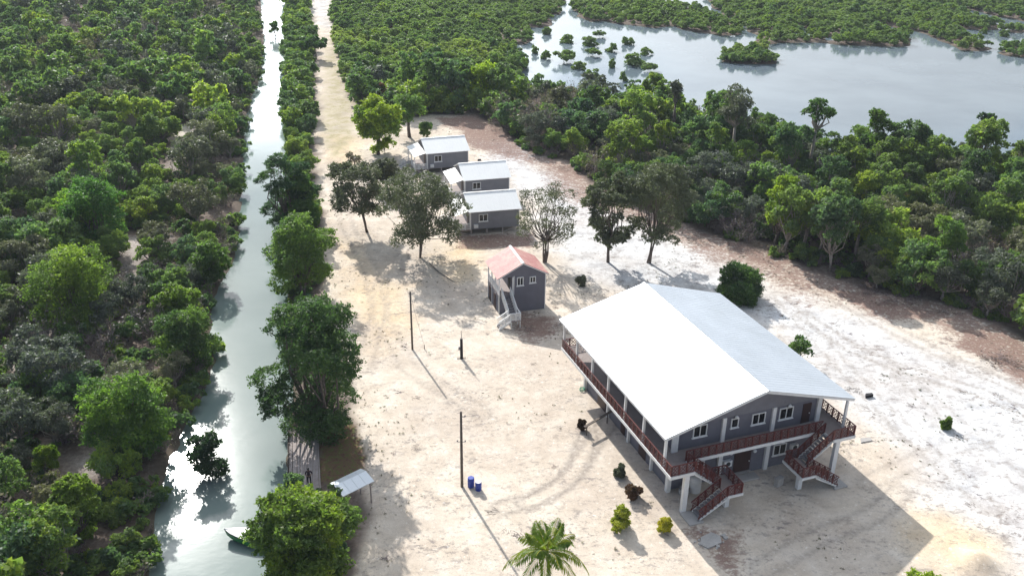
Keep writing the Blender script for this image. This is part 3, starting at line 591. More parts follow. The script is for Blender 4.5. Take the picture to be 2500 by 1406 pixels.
# left thicket
hero_tree('thicket_tree', 'bright green tree at the bottom of the left thicket beside the sunlit water', 'tree', (205, 1320), 1160, 120, 151, tint=(1.5, 1.35, 0.6), lobes=22, per=520, leaf=0.14, low=-0.4, z0=0.1)
hero_tree('thicket_tree', 'large dark green tree on the left bank opposite the dock', 'tree', (320, 1110), 905, 210, 152, tint=(0.8, 0.92, 0.75), lobes=34, per=640, leaf=0.13, low=-0.5, z0=0.1)
hero_tree('thicket_tree', 'yellow green spreading tree beside the bare patch of the left thicket', 'tree', (190, 800), 610, 200, 153, tint=(1.35, 1.25, 0.65), lobes=34, per=520, leaf=0.14, low=-0.5, z0=0.1)
hero_tree('thicket_tree', 'dark bushy tree hanging over the canal above the sunlit glare', 'tree', (455, 900), 760, 150, 154, tint=(0.75, 0.8, 0.7), lobes=28, per=500, leaf=0.13, low=-0.6, z0=0.1)
hero_tree('thicket_tree', 'dense dark tree in the left thicket above the purple bare patch', 'tree', (250, 610), 440, 160, 155, tint=(0.6, 0.85, 0.7), lobes=30, per=460, leaf=0.15, low=-0.5, z0=0.1)
hero_tree('thicket_tree', 'bright green topped tree left of the dense dark one in the left thicket', 'tree', (205, 600), 468, 105, 156, tint=(1.2, 1.3, 0.8), lobes=20, per=360, leaf=0.15, low=-0.3, z0=0.2)
hero_tree('bank_bush', 'low bright green bush on the left bank beside the grey leaning shrubs', 'bush', (520, 690), 575, 100, 157, tint=(1.2, 1.2, 0.7), lobes=22, per=360, leaf=0.15, low=-0.4, z0=0.05)
hero_tree('bank_bush', 'yellow green bush on the left bank below the low bright green one', 'bush', (440, 800), 690, 110, 158, tint=(1.4, 1.3, 0.65), lobes=24, per=400, leaf=0.15, low=-0.4, z0=0.05)
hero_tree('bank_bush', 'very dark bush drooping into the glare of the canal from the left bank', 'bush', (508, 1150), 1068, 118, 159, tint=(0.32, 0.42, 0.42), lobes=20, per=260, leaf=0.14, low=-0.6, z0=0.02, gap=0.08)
hero_tree('thicket_palm_bush', 'small pale green palm like tuft on the bare purple ground of the left thicket', 'bush', (128, 1180), 1085, 58, 160, LEAF_PALM, lobes=12, per=220, leaf=0.2, asp=0.2, low=-0.1, z0=0.2)

# mangrove islets in the lagoon, one bush each
ISL = [(1335, 84, 28), (1382, 104, 40), (1465, 92, 34), (1443, 111, 50), (1532, 109, 30), (1493, 126, 33), (1447, 137, 42), (1577, 134, 36), (1305, 131, 20), (1333, 144, 28), (1375, 151, 62), (1413, 170, 38), (1494, 165, 20), (1550, 160, 60), (1583, 173, 40), (1597, 200, 52), (1445, 190, 36), (1522, 198, 25), (2162, 82, 0), (2400, 82, 22), (2452, 90, 24)]
pos = ['leftmost', 'lone', 'rounded', 'wide', 'small', 'middle', 'ragged', 'well separated', 'tiny', 'low', 'broadest', 'dark based', 'tiny half sunk', 'long low', 'paler', 'yellowish', 'tall', 'grey', '', 'small', 'small']
where = ['at the back left of the islet group', 'with a long dark reflection near the back of the group', 'in the back row of the group', 'just in front of the back row', 'at the back right of the group', 'in the centre of the group', 'left of the centre of the group', 'nearest the open lagoon', 'close to the western shore', 'beside the broad one near the western shore',
         'near the western shore', 'in front of the broadest one', 'between two larger ones at the front', 'in the front row facing the forest', 'touching the long low one', 'against the forest shore', 'against the forest shore at the left', 'against the forest shore in the middle', '', 'in the far right pool left of its neighbour', 'in the far right pool beside the shore']
for i, (x, y, wd) in enumerate(ISL):
    if not wd: continue
    g = at(x, y, -0.42); K = KINDS['mangrove_tree'][i % 4]; R = wd * proj(g)[2] / FOC / 2; s = R / 2.5
    o = link('mangrove_islet', K['far'], loc=(g[0], g[1], -0.75), rot=(0, 0, i * 1.3), scale=(s, s, max(0.8, s * 0.85)))
    tag(o, '%s mangrove bush %s' % (pos[i], where[i]), 'mangrove bush', 'mangrove islets in the lagoon')

# ------------------------------------------------------------------ the many other trees
def choose(x, y, z, rng):
    a = fbm(x, y, 22, 2); b = vnoise(x + 300, y, 16); r = rng.rand()
    if z == 4: return 'mangrove_tree' if r < 0.86 else 'broadleaf_tree'
    if z == 2: return 'broadleaf_tree' if r < 0.75 else 'leafy_bush'
    if b > 0.60: return 'dry_bush' if r < 0.48 else ('olive_tree' if r < 0.72 else 'broadleaf_tree')
    if z == 1 and 95 < y < 200 and along(np.array([x, y]))[1] < 14.5: return 'dry_bush' if r < 0.3 else ('olive_tree' if r < 0.55 else ('leafy_bush' if r < 0.8 else 'broadleaf_tree'))
    if r < 0.035 and z == 1: return 'scrub_palm'
    if r < 0.13: return 'olive_tree'
    if r < 0.19: return 'dry_bush'
    if z == 3: return 'tall_tree' if r < 0.55 else 'broadleaf_tree'
    return 'tall_tree' if r < 0.27 else ('broadleaf_tree' if r < 0.72 else 'leafy_bush')
ok = lambda X, Y: (lambda z: (z > 0) & ~((z == 1) & (Y < 190) & (vnoise(X + 60, Y, 8) > 0.74)))(zone_of(X, Y))
def rad_(x, y): return (2.15 if y < 150 else 2.5) if y < 215 else (3.1 if x < -20 - 0.2 * y else 2.3)
pts = scatter(95000, (-250, 240, 38, 425), rad_, 77, ok, taken)
zn = zone_of(pts[:, 0], pts[:, 1]); px = proj(np.column_stack([pts, np.full(len(pts), 2.0)]))
vis = (px[:, 0] > -40) & (px[:, 0] < 2540) & (px[:, 1] > -30) & (px[:, 1] < 1460)
LAB = {
 ('broadleaf_tree', 1): ('bushy tree left of the canal', 'bushy trees of the left thicket'),
 ('broadleaf_tree', 2): ('bushy tree on the right canal bank', 'trees lining the right bank of the canal'),
 ('broadleaf_tree', 3): ('bushy forest tree', 'bushy trees of the right forest'),
 ('broadleaf_tree', 4): ('bushy tree among the mangroves', 'bushy trees among the far mangroves'),
 ('tall_tree', 1): ('slim tree left of the canal', 'slim trees of the left thicket'),
 ('tall_tree', 3): ('tall forest tree', 'tall trees of the right forest'),
 ('leafy_bush', 1): ('low bush left of the canal', 'low bushes of the left thicket'),
 ('leafy_bush', 2): ('low bush on the right canal bank', 'low bushes on the right bank'),
 ('olive_tree', 1): ('grey green tree left of canal', 'grey green trees of the left thicket'),
 ('olive_tree', 3): ('open grey green forest tree', 'grey green trees of the right forest'),
 ('dry_bush', 1): ('leafless brownish bush left of canal', 'dry bushes of the left thicket'),
 ('dry_bush', 3): ('leafless brownish forest bush', 'dry bushes of the right forest'),
 ('scrub_palm', 1): ('palm left of the canal', 'small palms of the left thicket'),
 ('mangrove_tree', 4): ('rounded mangrove', 'low mangroves on the far flats')}
CAT = dict(broadleaf_tree='tree', tall_tree='tree', leafy_bush='bush', olive_tree='tree', dry_bush='bush', scrub_palm='palm', mangrove_tree='mangrove')
rng = np.random.RandomState(9); rows = []
for i in np.argsort(px[:, 2]):
    x, y = pts[i]; z = zn[i]; k = choose(x, y, z, rng)
    sc = (rng.uniform(1.2, 1.6) if rng.rand() < 0.2 else rng.uniform(0.55, 1.15)) * (1.08 if z == 1 else 1.0) * (0.8 + 0.4 * fbm(x, y + 77, 14, 2))
    e = dist_line(CAN_R_A, x, y) if z == 2 else 9
    if z == 2: sc = min(sc, 1.0)
    if z == 1 and float(sdist(CANAL, np.array([x]), np.array([y]))[0]) > -4.5: sc = min(sc, 0.85)
    if z == 3: sc *= 1.12
    ws_ = -float(water_sd(np.array([x]), np.array([y]))[0]) if z >= 3 else 99
    if z == 4: sc = min(sc, 1.15) * (0.66 + 0.3 * min(1, ws_ / 14)) * (0.92 if y > 240 else 1.0)
    if z == 3 and ws_ < 14: sc *= 0.6 + 0.4 * ws_ / 14
    rows.append((k, z, x, y, sc, rng.uniform(0, 2 * PI), rng.randint(0, 99), vis[i], px[i, 2]))
count = {}; mass = {}
def place(x, y, z):
    """where in the zone, named by what stands near"""
    q = proj(np.array([x, y, 2.0])); u, v = q[0], q[1]
    if z == 1:
        r = ('far back', 'level with the track bend', 'level with the far cottage', 'level with the near cottage', 'level with the red roof', 'level with the long roof', 'level with the dock', 'in the bottom corner')[min(7, int(max(0, v) / 176))]
        e = along(np.array([x, y]))[1] - 10
        return r + (', by the water' if e < 7 else ', at left edge' if u < 190 else ', midway in')
    if z == 2: return ('before the far sand', 'past the twisted tree', 'beside the greenish track', 'opposite the far cottage', 'opposite the red roof', 'near the dock', 'near the boat')[min(6, int(max(0, v) / 150))]
    if z == 3:
        b = dist_line(FOREST_EDGE, x, y); s = water_sd(x, y)
        return ('in front' if b < 6 else 'by the lagoon' if s > -7 else 'in the middle') + ', ' + ('beside the track' if u < 1050 else 'behind the cottages' if u < 1450 else 'behind the twin trunks' if u < 1760 else 'below the umbrella tree' if u < 2100 else 'toward the right' if u < 2360 else 'far right')
    r = 'waterside' if water_sd(x, y) > -6 else 'inland'
    return r + ', ' + ('by the far track' if u < 960 else 'left of the islets' if u < 1270 else 'above the islets' if u < 1650 else 'above the long spit' if u < 2230 else 'top right corner') + (' at photo top' if v < 45 else '')
def words(c, s): return ('large ' if s > 1.15 else 'small ' if s < 0.82 else '') + ('yellowish ' if c[0] > 1.12 else 'dark ' if c[0] < 0.9 else '')
def tone(x, y):
    t = fbm(x - 40, y + 9, 18, 3); u = vnoise(x, y, 11); q = vnoise(x * 7.1, y * 6.7, 3.0)
    g_ = 0.72 + 0.62 * q
    return (g_ * (0.85 + 1.9 * max(0, t - 0.42)), g_ * (0.9 + 1.2 * max(0, t - 0.42)), g_ * (0.95 + 0.25 * u), 1)
for k, z, x, y, s, rz, v, vi, dd in rows:
    K = KINDS[k][v % len(KINDS[k])]; n = count.get(k, 0)
    if vi and n < 300 and (k, z) in LAB:
        count[k] = n + 1; lab, grp = LAB[(k, z)]; tn = tone(x, y); lab = words(tn, s) + lab + ' ' + place(x, y, z)
        if K['crown'] is not None and dd < 175:
            r = thing(k, lab, CAT[k], (x, y, 0), rz, grp); r.scale = (s, s, s)
            c = link('crown', K['crown'], r); c.color = tn; link('trunk', K['trunk'], r)
        else:
            o = link(k, K['far'], loc=(x, y, 0), rot=(0, 0, rz), scale=s); o.color = tn; tag(o, lab, CAT[k], grp)
    else: mass.setdefault((k, z in (1,)), []).append((x, y, s, rz, v))

def stuff(name, label, cat, pts_, protos, z=-0.05):
    """a mass of plants: one object, instances of a few kinds on points"""
    A = np.array(pts_, float); me = bpy.data.meshes.new(name); me.vertices.add(len(A))
    me.vertices.foreach_set('co', np.column_stack([A[:, 0], A[:, 1], np.full(len(A), z)]).astype(np.float32).ravel())
    a = me.attributes.new('scl', 'FLOAT', 'POINT'); a.data.foreach_set('value', A[:, 2].astype(np.float32))
    a = me.attributes.new('turn', 'FLOAT', 'POINT'); a.data.foreach_set('value', A[:, 3].astype(np.float32))
    a = me.attributes.new('pick', 'INT', 'POINT'); a.data.foreach_set('value', (A[:, 4] % len(protos)).astype(np.int32))
    pc = bpy.data.collections.new(name + '_kinds')
    for i, pm in enumerate(protos):
        q = bpy.data.objects.new('plant_%02d' % i, pm); pc.objects.link(q)
    o = link(name, me); g = bpy.data.node_groups.new(name, 'GeometryNodeTree')
    g.interface.new_socket('Geometry', in_out='INPUT', socket_type='NodeSocketGeometry'); g.interface.new_socket('Geometry', in_out='OUTPUT', socket_type='NodeSocketGeometry')
    gi = g.nodes.new('NodeGroupInput'); go = g.nodes.new('NodeGroupOutput'); ip = g.nodes.new('GeometryNodeInstanceOnPoints'); ci = g.nodes.new('GeometryNodeCollectionInfo')
    ci.inputs['Collection'].default_value = pc; ci.inputs['Separate Children'].default_value = True; ci.inputs['Reset Children'].default_value = True
    def na(nm, t):
        n = g.nodes.new('GeometryNodeInputNamedAttribute'); n.data_type = t; n.inputs['Name'].default_value = nm; return n.outputs['Attribute']
    cx = g.nodes.new('ShaderNodeCombineXYZ'); L_ = g.links.new
    L_(gi.outputs[0], ip.inputs['Points']); L_(ci.outputs[0], ip.inputs['Instance']); ip.inputs['Pick Instance'].default_value = True
    L_(na('pick', 'INT'), ip.inputs['Instance Index']); L_(na('turn', 'FLOAT'), cx.inputs[2]); L_(cx.outputs[0], ip.inputs['Rotation']); L_(na('scl', 'FLOAT'), ip.inputs['Scale']); L_(ip.outputs[0], go.inputs[0])
    md = o.modifiers.new('plants', 'NODES'); md.node_group = g; return tag(o, label, cat, kind='stuff')
STF = {'broadleaf_tree': 'green trees massed', 'mangrove_tree': 'low mangroves massed', 'tall_tree': 'tall trees massed', 'leafy_bush': 'leafy bushes massed', 'olive_tree': 'grey green trees massed', 'dry_bush': 'brownish bushes massed', 'scrub_palm': 'small palms massed'}
for (k, lf), P_ in mass.items():
    stuff(k + '_mass', STF[k] + (' in the thicket left of the canal' if lf else ' in the forest and flats right of the track'), 'forest', P_, [q['far'] for q in KINDS[k]])
# undergrowth: low shrubs and seedlings under and between the trees
und = []
for sd in (81, 82, 83):
    V, T, e = crown_data(sd, 0.95, 0.9, 0.0, 7, 42, 0.14, low=-0.1, lobe=(0.3, 0.5)); und.append(merged('undergrowth', V, T, limbs(e, np.random.RandomState(sd), 0.02, 1, n=3, every=3), LEAF, BARK))
m, V, T = twig_data(84, 0.8, 1.1, 5, 0.08, 120); und.append(merged('undergrowth', V, T, m, LEAF_DRY, TWIG))
rng = np.random.RandomState(3); n = 40000; X = rng.uniform(-200, 190, n); Y = rng.uniform(42, 260, n) ; zz_ = zone_of(X, Y); zz_ = np.where((sdist(CANAL, X, Y) < -0.1) & (sdist(CANAL, X, Y) > -1.6) & (X < -25), 1, zz_); kp = (zz_ > 0) & (vnoise(X, Y, 5) > 0.22); X, Y = X[kp], Y[kp]
stuff('undergrowth', 'low shrubs and seedlings covering the ground under the trees', 'undergrowth', np.column_stack([X, Y, rng.uniform(0.6, 1.8, len(X)), rng.uniform(0, 6.3, len(X)), rng.randint(0, 99, len(X))]), und)
# tufts scattered on the sand
tm = []
for sd in (91, 92):
    rg = np.random.RandomState(sd); c = rg.normal(size=(26, 3)) * (0.12, 0.12, 0.04); c[:, 2] = abs(c[:, 2]) + 0.04
    V = leaf_quads(c, unit(rg.normal(size=(26, 3)) * (1, 1, 0.3)), 0.10, rg, 0.25).reshape(-1, 3); tm.append(raw_mesh('weed', V, np.arange(len(V)).reshape(-1, 4), LEAF_DRY if sd == 92 else LEAF_OLIVE, False, np.repeat(rg.rand(26), 4)))
X = rng.uniform(-30, 75, 9000); Y = rng.uniform(52, 180, 9000); cs_ = sdist(CLEAR, X, Y); kp = (cs_ > -1) & (fbm(X, Y, 7, 3) + 0.25 * np.exp(-np.maximum(cs_, 0) / 3) > 0.58)
bu_ = (X - BX) * math.cos(BYAW) + (Y - BY) * math.sin(BYAW); bv_ = -(X - BX) * math.sin(BYAW) + (Y - BY) * math.cos(BYAW); kp &= ~((bu_ > 0) & (bu_ < 18) & (bv_ > -2) & (bv_ < 21)); X, Y = X[kp], Y[kp]
stuff('weed_tufts', 'sparse weeds and twigs strewn over the sand of the clearing', 'weeds', np.column_stack([X, Y, rng.uniform(0.25, 0.7, len(X)), rng.uniform(0, 6.3, len(X)), rng.randint(0, 99, len(X))]), tm, 0.0)
print('PLANTS', len(rows), count, {k: len(v) for k, v in mass.items()})

# dead trees and heaps of cut brush along the edge of the clearing
for i, (bx, by, ty, lab) in enumerate(((1232, 312, 215, 'tall dead brown tree at the forest edge behind the cottages, leftmost of its cluster'), (1268, 322, 222, 'middle one of the dead brown trees behind the cottages'), (1312, 345, 228, 'dead brown tree nearest the grey tree trio, behind the cottages'), (1455, 440, 330, 'dead purple brown tree standing in the forest edge above the grey trees'), (1620, 500, 420, 'bare grey snag at the forest edge above the twin trunked tree'))):
    g = at(bx, by); h = height_at(g, ty); K = KINDS['dry_bush'][i % 3]; o = link('dead_tree', K['far'], loc=(g[0], g[1], -0.1), rot=(0, 0, i * 1.1), scale=(h / 4.2, h / 4.2, h / 3.2)); tag(o, lab, 'dead tree', 'dead trees by the clearing')
for i, (bx, by, s_, lab) in enumerate(((2205, 735, 1.5, 'largest heap of dark cut brush on the litter at the right'), (2110, 705, 1.0, 'smaller brush heap left of the largest one'), (1800, 612, 0.9, 'brush heap at the forest edge behind the round dark bush'), (1700, 588, 0.8, 'brush heap at the forest edge behind the twin trunked tree'), (2330, 765, 0.9, 'brush heap right of the largest one near the forest'),
        (1390, 412, 0.7, 'low brush heap at the forest edge behind the grey trees'), (1300, 388, 0.7, 'low brush heap at the forest edge beside the cottages'), (2440, 880, 1.1, 'brush heap on the red brown litter at the right edge'), (1370, 800, 0.6, 'flat dark brush between the red roofed house and the long roof'), (1290, 805, 0.5, 'small dark brush in the shade of the red roofed house'))):
    g = at(bx, by); o = link('brush_heap', KINDS['dry_bush'][i % 3]['far'], loc=(g[0], g[1], -0.15), rot=(0, 0, i * 0.8), scale=(s_ * 1.5, s_ * 1.1, s_ * 0.28)); o.color = (0.6, 0.5, 0.5, 1); tag(o, lab, 'brush heap', 'heaps of cut brush round the clearing')
rg_ = np.random.RandomState(40); br_me = []
for k in range(3):
    m = MB()
    for j in range(7):
        a = rg_.uniform(0, PI); l = rg_.uniform(0.3, 0.9); x, y = rg_.normal(size=2) * 0.35; d = np.array([math.cos(a), math.sin(a)]) * l / 2
        m.tube([(x - d[0], y - d[1], 0.03), (x, y + 0.05, 0.07), (x + d[0], y + d[1], 0.03)], 0.022, 3, False)
    br_me.append(m.mesh('sticks', TWIG if k else BARK))
X = rg_.uniform(-25, 75, 5000); Y = rg_.uniform(52, 175, 5000); c_ = sdist(CLEAR, X, Y); bu_ = (X - BX) * math.cos(BYAW) + (Y - BY) * math.sin(BYAW); bv_ = -(X - BX) * math.sin(BYAW) + (Y - BY) * math.cos(BYAW)
kp = (c_ > -0.5) & (rg_.rand(5000) < 0.10 + 0.75 * np.exp(-np.maximum(dist_line(FOREST_EDGE, X, Y), 0) / 6)) & ~((bu_ > 0) & (bu_ < 18) & (bv_ > -2) & (bv_ < 21)); X, Y = X[kp], Y[kp]
stuff('stick_litter', 'broken sticks lying on the sand, thickest along the forest edge', 'litter', np.column_stack([X, Y, rg_.uniform(0.2, 0.8, len(X)), rg_.uniform(0, 6.3, len(X)), rg_.randint(0, 99, len(X))]), br_me, 0.0)
# ------------------------------------------------------------------ building materials
def siding(name, col):
    M = Mat(name); g = M.tex('Object'); sp = M.n('ShaderNodeSeparateXYZ'); M.l(g, sp.inputs[0])
    saw = M.math('FRACT', M.math('MULTIPLY', sp.outputs[2], 5.5)); n = M.noise(0.8, 5, 0.6, g); n2 = M.noise(7, 3, 0.6, g)
    f = M.math('ADD', M.math('MULTIPLY', n, 0.7), M.math('MULTIPLY', n2, 0.3))
    c = M.ramp(f, [(0.3, tuple(x * 0.82 for x in col)), (0.7, tuple(x * 1.12 for x in col))]); M.set(c, 0.75, spec=0.25); M.bump(saw, 0.5, 0.02); return M.m
SIDE = siding('grey_siding', (0.155, 0.155, 0.185)); SIDE2 = siding('pale_grey_siding', (0.20, 0.20, 0.225)); SIDE3 = siding('cottage_siding', (0.23, 0.23, 0.25))
WHITE = simple('white_paint', (0.74, 0.74, 0.73), 0.55, var=0.12, scale=1.5)
REDW = simple('dark_red_wood', (0.115, 0.022, 0.020), 0.5, var=0.35, scale=2.0)
DECK = simple('deck_boards', (0.30, 0.255, 0.24), 0.8, var=0.2, scale=1.4)
CONC = simple('concrete', (0.40, 0.38, 0.36), 0.9, var=0.2, scale=0.8)
STEP = simple('grey_treads', (0.20, 0.19, 0.20), 0.8, var=0.3, scale=2.0)
DARKDOOR = simple('maroon_door', (0.035, 0.012, 0.012), 0.5, var=0.3)
GLASS = simple('window_glass', (0.012, 0.014, 0.018), 0.08, var=0.3, spec=0.5)
BLACK = simple('dark_opening', (0.01, 0.01, 0.012), 0.8)
WOODP = simple('weathered_wood', (0.115, 0.095, 0.08), 0.9, var=0.4, scale=2.5)
WOODL = simple('grey_plank', (0.36, 0.31, 0.29), 0.9, var=0.3, scale=1.8)
def metal_roof(name, col, metal, rough):
    M = Mat(name); g = M.tex('Object'); n = M.noise(0.35, 5, 0.6, M.pos()); n2 = M.noise(3, 4, 0.6, M.pos())
    f = M.math('ADD', M.math('MULTIPLY', n, 0.6), M.math('MULTIPLY', n2, 0.4))
    M.set(M.ramp(f, [(0.3, tuple(x * 0.93 for x in col)), (0.7, tuple(min(1, x * 1.04) for x in col))]), M.mr(n, 0.3, 0.7, rough - 0.05, rough + 0.08), metal, 0.5); return M.m
ROOFW = metal_roof('white_metal_roof', (0.58, 0.62, 0.66), 0.45, 0.40)
ROOFC = metal_roof('cottage_metal_roof', (0.86, 0.86, 0.84), 0.0, 0.6)
M_ = Mat('rusty_red_roof'); n_ = M_.noise(0.5, 6, 0.65); n2_ = M_.noise(3, 4, 0.6)
M_.set(M_.ramp(M_.math('ADD', M_.math('MULTIPLY', n_, 0.6), M_.math('MULTIPLY', n2_, 0.4)), [(0.3, (0.42, 0.16, 0.16)), (0.48, (0.50, 0.24, 0.22)), (0.66, (0.60, 0.40, 0.33))]), 0.6, 0.0, 0.25); ROOFR = M_.m

def bar_mesh(name, mat, bars):
    m = MB()
    for p, q, w_, h_ in bars: m.bar(p, q, w_, h_)
    return m.mesh(name, mat)
_rail = {}
def rail_run(parent, p, q, n, mat=REDW, h=0.98, style='x', name='railing_panel'):
    """n panels between p and q (floor points); each panel is a part, alike panels share a mesh"""
    p = np.array(p, float); q = np.array(q, float); d = (q - p) / n; key = (tuple(np.round(d, 3)), h, style, mat.name)
    if key not in _rail:
        U = np.array([0, 0, 1.0]); b = [(U * 0, U * h, 0.11, 0.11), (U * h, d + U * h, 0.09, 0.06), (U * 0.12, d + U * 0.12, 0.06, 0.06)]
        o = d * 0.5
        if style == 'x': b += [(U * 0.14, d + U * (h - 0.04), 0.045, 0.045), (d + U * 0.14, U * (h - 0.04), 0.045, 0.05),
                               (o + U * 0.16, d * 0.86 + U * h * 0.55, .035, .035), (d * 0.86 + U * h * 0.55, o + U * (h - .06), .035, .035), (o + U * (h - .06), d * .14 + U * h * .55, .035, .035), (d * .14 + U * h * .55, o + U * .16, .035, .035)]
        else: b += [(d * t + U * 0.1, d * t + U * h, 0.05, 0.05) for t in (0.2, 0.4, 0.6, 0.8)]
        _rail[key] = bar_mesh('railing_panel', mat, b)
    for i in range(n): link(name, _rail[key], parent, loc=p + d * i)
_win = {}
def window(parent, a0, a1, z0, z1, y, face='y-', double=True, fm=WHITE):
    """a framed window: frame with two panes; face says which way it looks in the house's own axes"""
    wd, hh = a1 - a0, z1 - z0; key = (round(wd, 2), round(hh, 2), double, face)
    if key not in _win:
        F = MB(); t = 0.09
        F.box(0, wd, -0.09, 0.0, 0, t); F.box(0, wd, -0.09, 0, hh - t, hh); F.box(0, t, -0.09, 0, t, hh - t); F.box(wd - t, wd, -0.09, 0, t, hh - t); F.box(-0.08, wd + 0.08, -0.14, 0, -0.07, 0)
        if double: F.box(wd / 2 - 0.035, wd / 2 + 0.035, -0.085, 0, t, hh - t)
        P1 = MB(); P1.box(t, (wd / 2 - 0.035) if double else wd - t, -0.045, -0.01, t, hh - t); P2 = MB(); P2.box(wd / 2 + 0.035, wd - t, -0.045, -0.01, t, hh - t)
        _win[key] = (F.mesh('window', fm), P1.mesh('pane', GLASS), P2.mesh('pane', GLASS) if double else None)
    F, P1, P2 = _win[key]
    if face == 'y-': loc, rz = (a0, y, z0), 0
    elif face == 'x-': loc, rz = (y, a1, z0), -PI / 2                     # here a runs along the house's second axis
    f = link('window', F, parent, loc=loc, rot=(0, 0, rz)); link('pane', P1, f)
    if P2: link('pane', P2, f)
    return f
def block(name, mat, parent, x0, x1, y0, y1, z0, z1, bevel=0, **k):
    m = MB(); m.box(x0, x1, y0, y1, z0, z1); return m.build(name, mat, parent, bevel=bevel, **k)
def roof_sheets(parent, n, b0, b1, a_ridge, z_ridge, a_eave, z_eave, mat, axis='b', name='roof_sheet'):
    """ribbed metal sheets side by side from ridge to eave"""
    st = (b1 - b0) / n; m = MB(); d = np.array([a_eave - a_ridge, 0, z_eave - z_ridge]); L_ = np.linalg.norm(d); nrm = np.array([-d[2], 0, d[0]]) / L_
    if nrm[2] < 0: nrm = -nrm
    r0 = np.array([a_ridge, 0, z_ridge]); e0 = np.array([a_eave, 0, z_eave])
    for k, (q0, q1, h) in enumerate([(0.0, st - 0.003, 0.05)] + [(st * t - 0.02, st * t + 0.02, 0.058) for t in (0.02, 0.5)]):
        lo = r0 if k else r0 - nrm * 0.0; v = []
        zb = 0.0 if k == 0 else 0.045
        for y in (q0, q1):
            for p in (r0 + nrm * zb, e0 + nrm * zb, e0 + nrm * h, r0 + nrm * h): v.append((p[0], y, p[2]))
        m.add(v, [(0, 1, 2, 3), (7, 6, 5, 4), (0, 4, 5, 1), (1, 5, 6, 2), (2, 6, 7, 3), (3, 7, 4, 0)])
    me = m.mesh(name, mat)
    for i in range(n):
        if axis == 'b': link(name, me, parent, loc=(0, b0 + i * st, 0))
        else: link(name, me, parent, loc=(b0 + i * st, 0, 0), rot=(0, 0, 0))
    return me

# ------------------------------------------------------------------ the two-storey house with the long white roof
H = thing('two_storey_house', 'big grey two storey house under a long white metal roof with dark red railed decks', 'house', (BX, BY, 0), BYAW)
W_, L_ = 18.2, 22.26; DZ = 4.06; ZE, ZR = 6.87, 9.55; RW = 18.745
def hloc(px, py, z):
    g = at(px, py, z)[:2] - [BX, BY]; c, s = math.cos(BYAW), math.sin(BYAW); return g[0] * c + g[1] * s, -g[0] * s + g[1] * c
def hside(px, py, a):                                               # point of the plane at distance a from the left eave: (b, z)
    l0 = hloc(px, py, 0); l1 = hloc(px, py, 1.0); z = (a - l0[0]) / (l1[0] - l0[0]); return hloc(px, py, z)[1], z
m = MB(); m.box(1.95, 16.65, 1.8, 19.2, 0.0, 3.84); m.build('wall', SIDE, H)
m = MB(); m.box(1.95, 16.65, 1.8, 15.5, DZ, 6.5); m.build('wall', SIDE, H)
m = MB(); rz_ = lambda a: ZE + (ZR - ZE) * (a / 9.37 if a < 9.37 else (RW - a) / 9.37)
m.prism([(1.6, 6.48), (17.1, 6.48), (17.1, rz_(17.1) - 0.04), (9.37, ZR - 0.04), (1.6, rz_(1.6) - 0.04)], 1.66, 1.9); m.build('gable', SIDE2, H)
m = MB(); m.prism([(1.6, 6.48), (17.1, 6.48), (17.1, rz_(17.1) - 0.04), (9.37, ZR - 0.04), (1.6, rz_(1.6) - 0.04)], 15.3, 15.5); m.build('gable', SIDE2, H)
roof_sheets(H, 24, 0, L_, 9.37, ZR, 0.0, ZE, ROOFW); roof_sheets(H, 24, 0, L_, 9.37, ZR, RW, ZE, ROOFW)
m = MB(); m.prism([(9.12, ZR - 0.02), (9.37, ZR + 0.12), (9.62, ZR - 0.02), (9.37, ZR + 0.05)], -0.03, L_ + 0.03); m.build('ridge_cap', ROOFW, H)
for y0, y1 in ((0.02, 0.10), (L_ - 0.10, L_ - 0.02)):
    m = MB(); m.prism([(0.05, ZE - 0.22), (9.37, ZR - 0.22), (9.37, ZR - 0.02), (0.05, ZE - 0.02)], y0, y1); m.build('fascia', WHITE, H)
    m = MB(); m.prism([(RW - 0.05, ZE - 0.22), (9.37, ZR - 0.222), (9.37, ZR - 0.022), (RW - 0.05, ZE - 0.02)], y0, y1); m.build('fascia', WHITE, H)
for x in (0.0, RW - 0.06): block('fascia', WHITE, H, x, x + 0.06, 0.12, L_ - 0.12, ZE - 0.2, ZE - 0.01)
for b in np.arange(1.5, 22, 1.85):                                   # rafters seen under the overhang
    for s in (0, 1):
        m = MB(); e = 0.1 if s == 0 else RW - 0.1; m.bar((e, b, ZE - 0.09), (9.3 if s == 0 else 9.44, b, ZR - 0.10), 0.07, 0.14); m.build('rafter', WOODP, H)
m = MB(); m.slab([(0.02, -1.33), (2.22, -1.33), (2.22, 0.18), (15.98, 0.18), (15.98, -1.33), (18.16, -1.33), (18.16, 21.4), (0.02, 21.4)], 3.90, DZ); m.build('deck_floor', DECK, H)
for x0, x1, y0, y1 in ((-0.05, 0.02, -1.40, 21.45), (0.02, 2.29, -1.40, -1.33), (2.22, 2.29, -1.33, 0.11), (2.22, 15.98, 0.11, 0.18), (15.91, 15.98, -1.33, 0.11), (15.91, 18.16, -1.40, -1.33), (18.16, 18.23, -1.40, 21.45), (0.02, 18.16, 21.4, 21.45)):
    block('deck_edge', WHITE, H, x0, x1, y0, y1, 3.80, DZ + 0.03)
rail_run(H, (0.06, -1.27, DZ), (0.06, 21.3, DZ), 30); rail_run(H, (18.12, -1.27, DZ), (18.12, 21.3, DZ), 30)
rail_run(H, (0.06, -1.27, DZ), (2.2, -1.27, DZ), 3); rail_run(H, (16.0, -1.27, DZ), (18.12, -1.27, DZ), 3)
rail_run(H, (2.3, 0.25, DZ), (15.9, 0.25, DZ), 19); rail_run(H, (0.06, 21.3, DZ), (18.12, 21.3, DZ), 24)
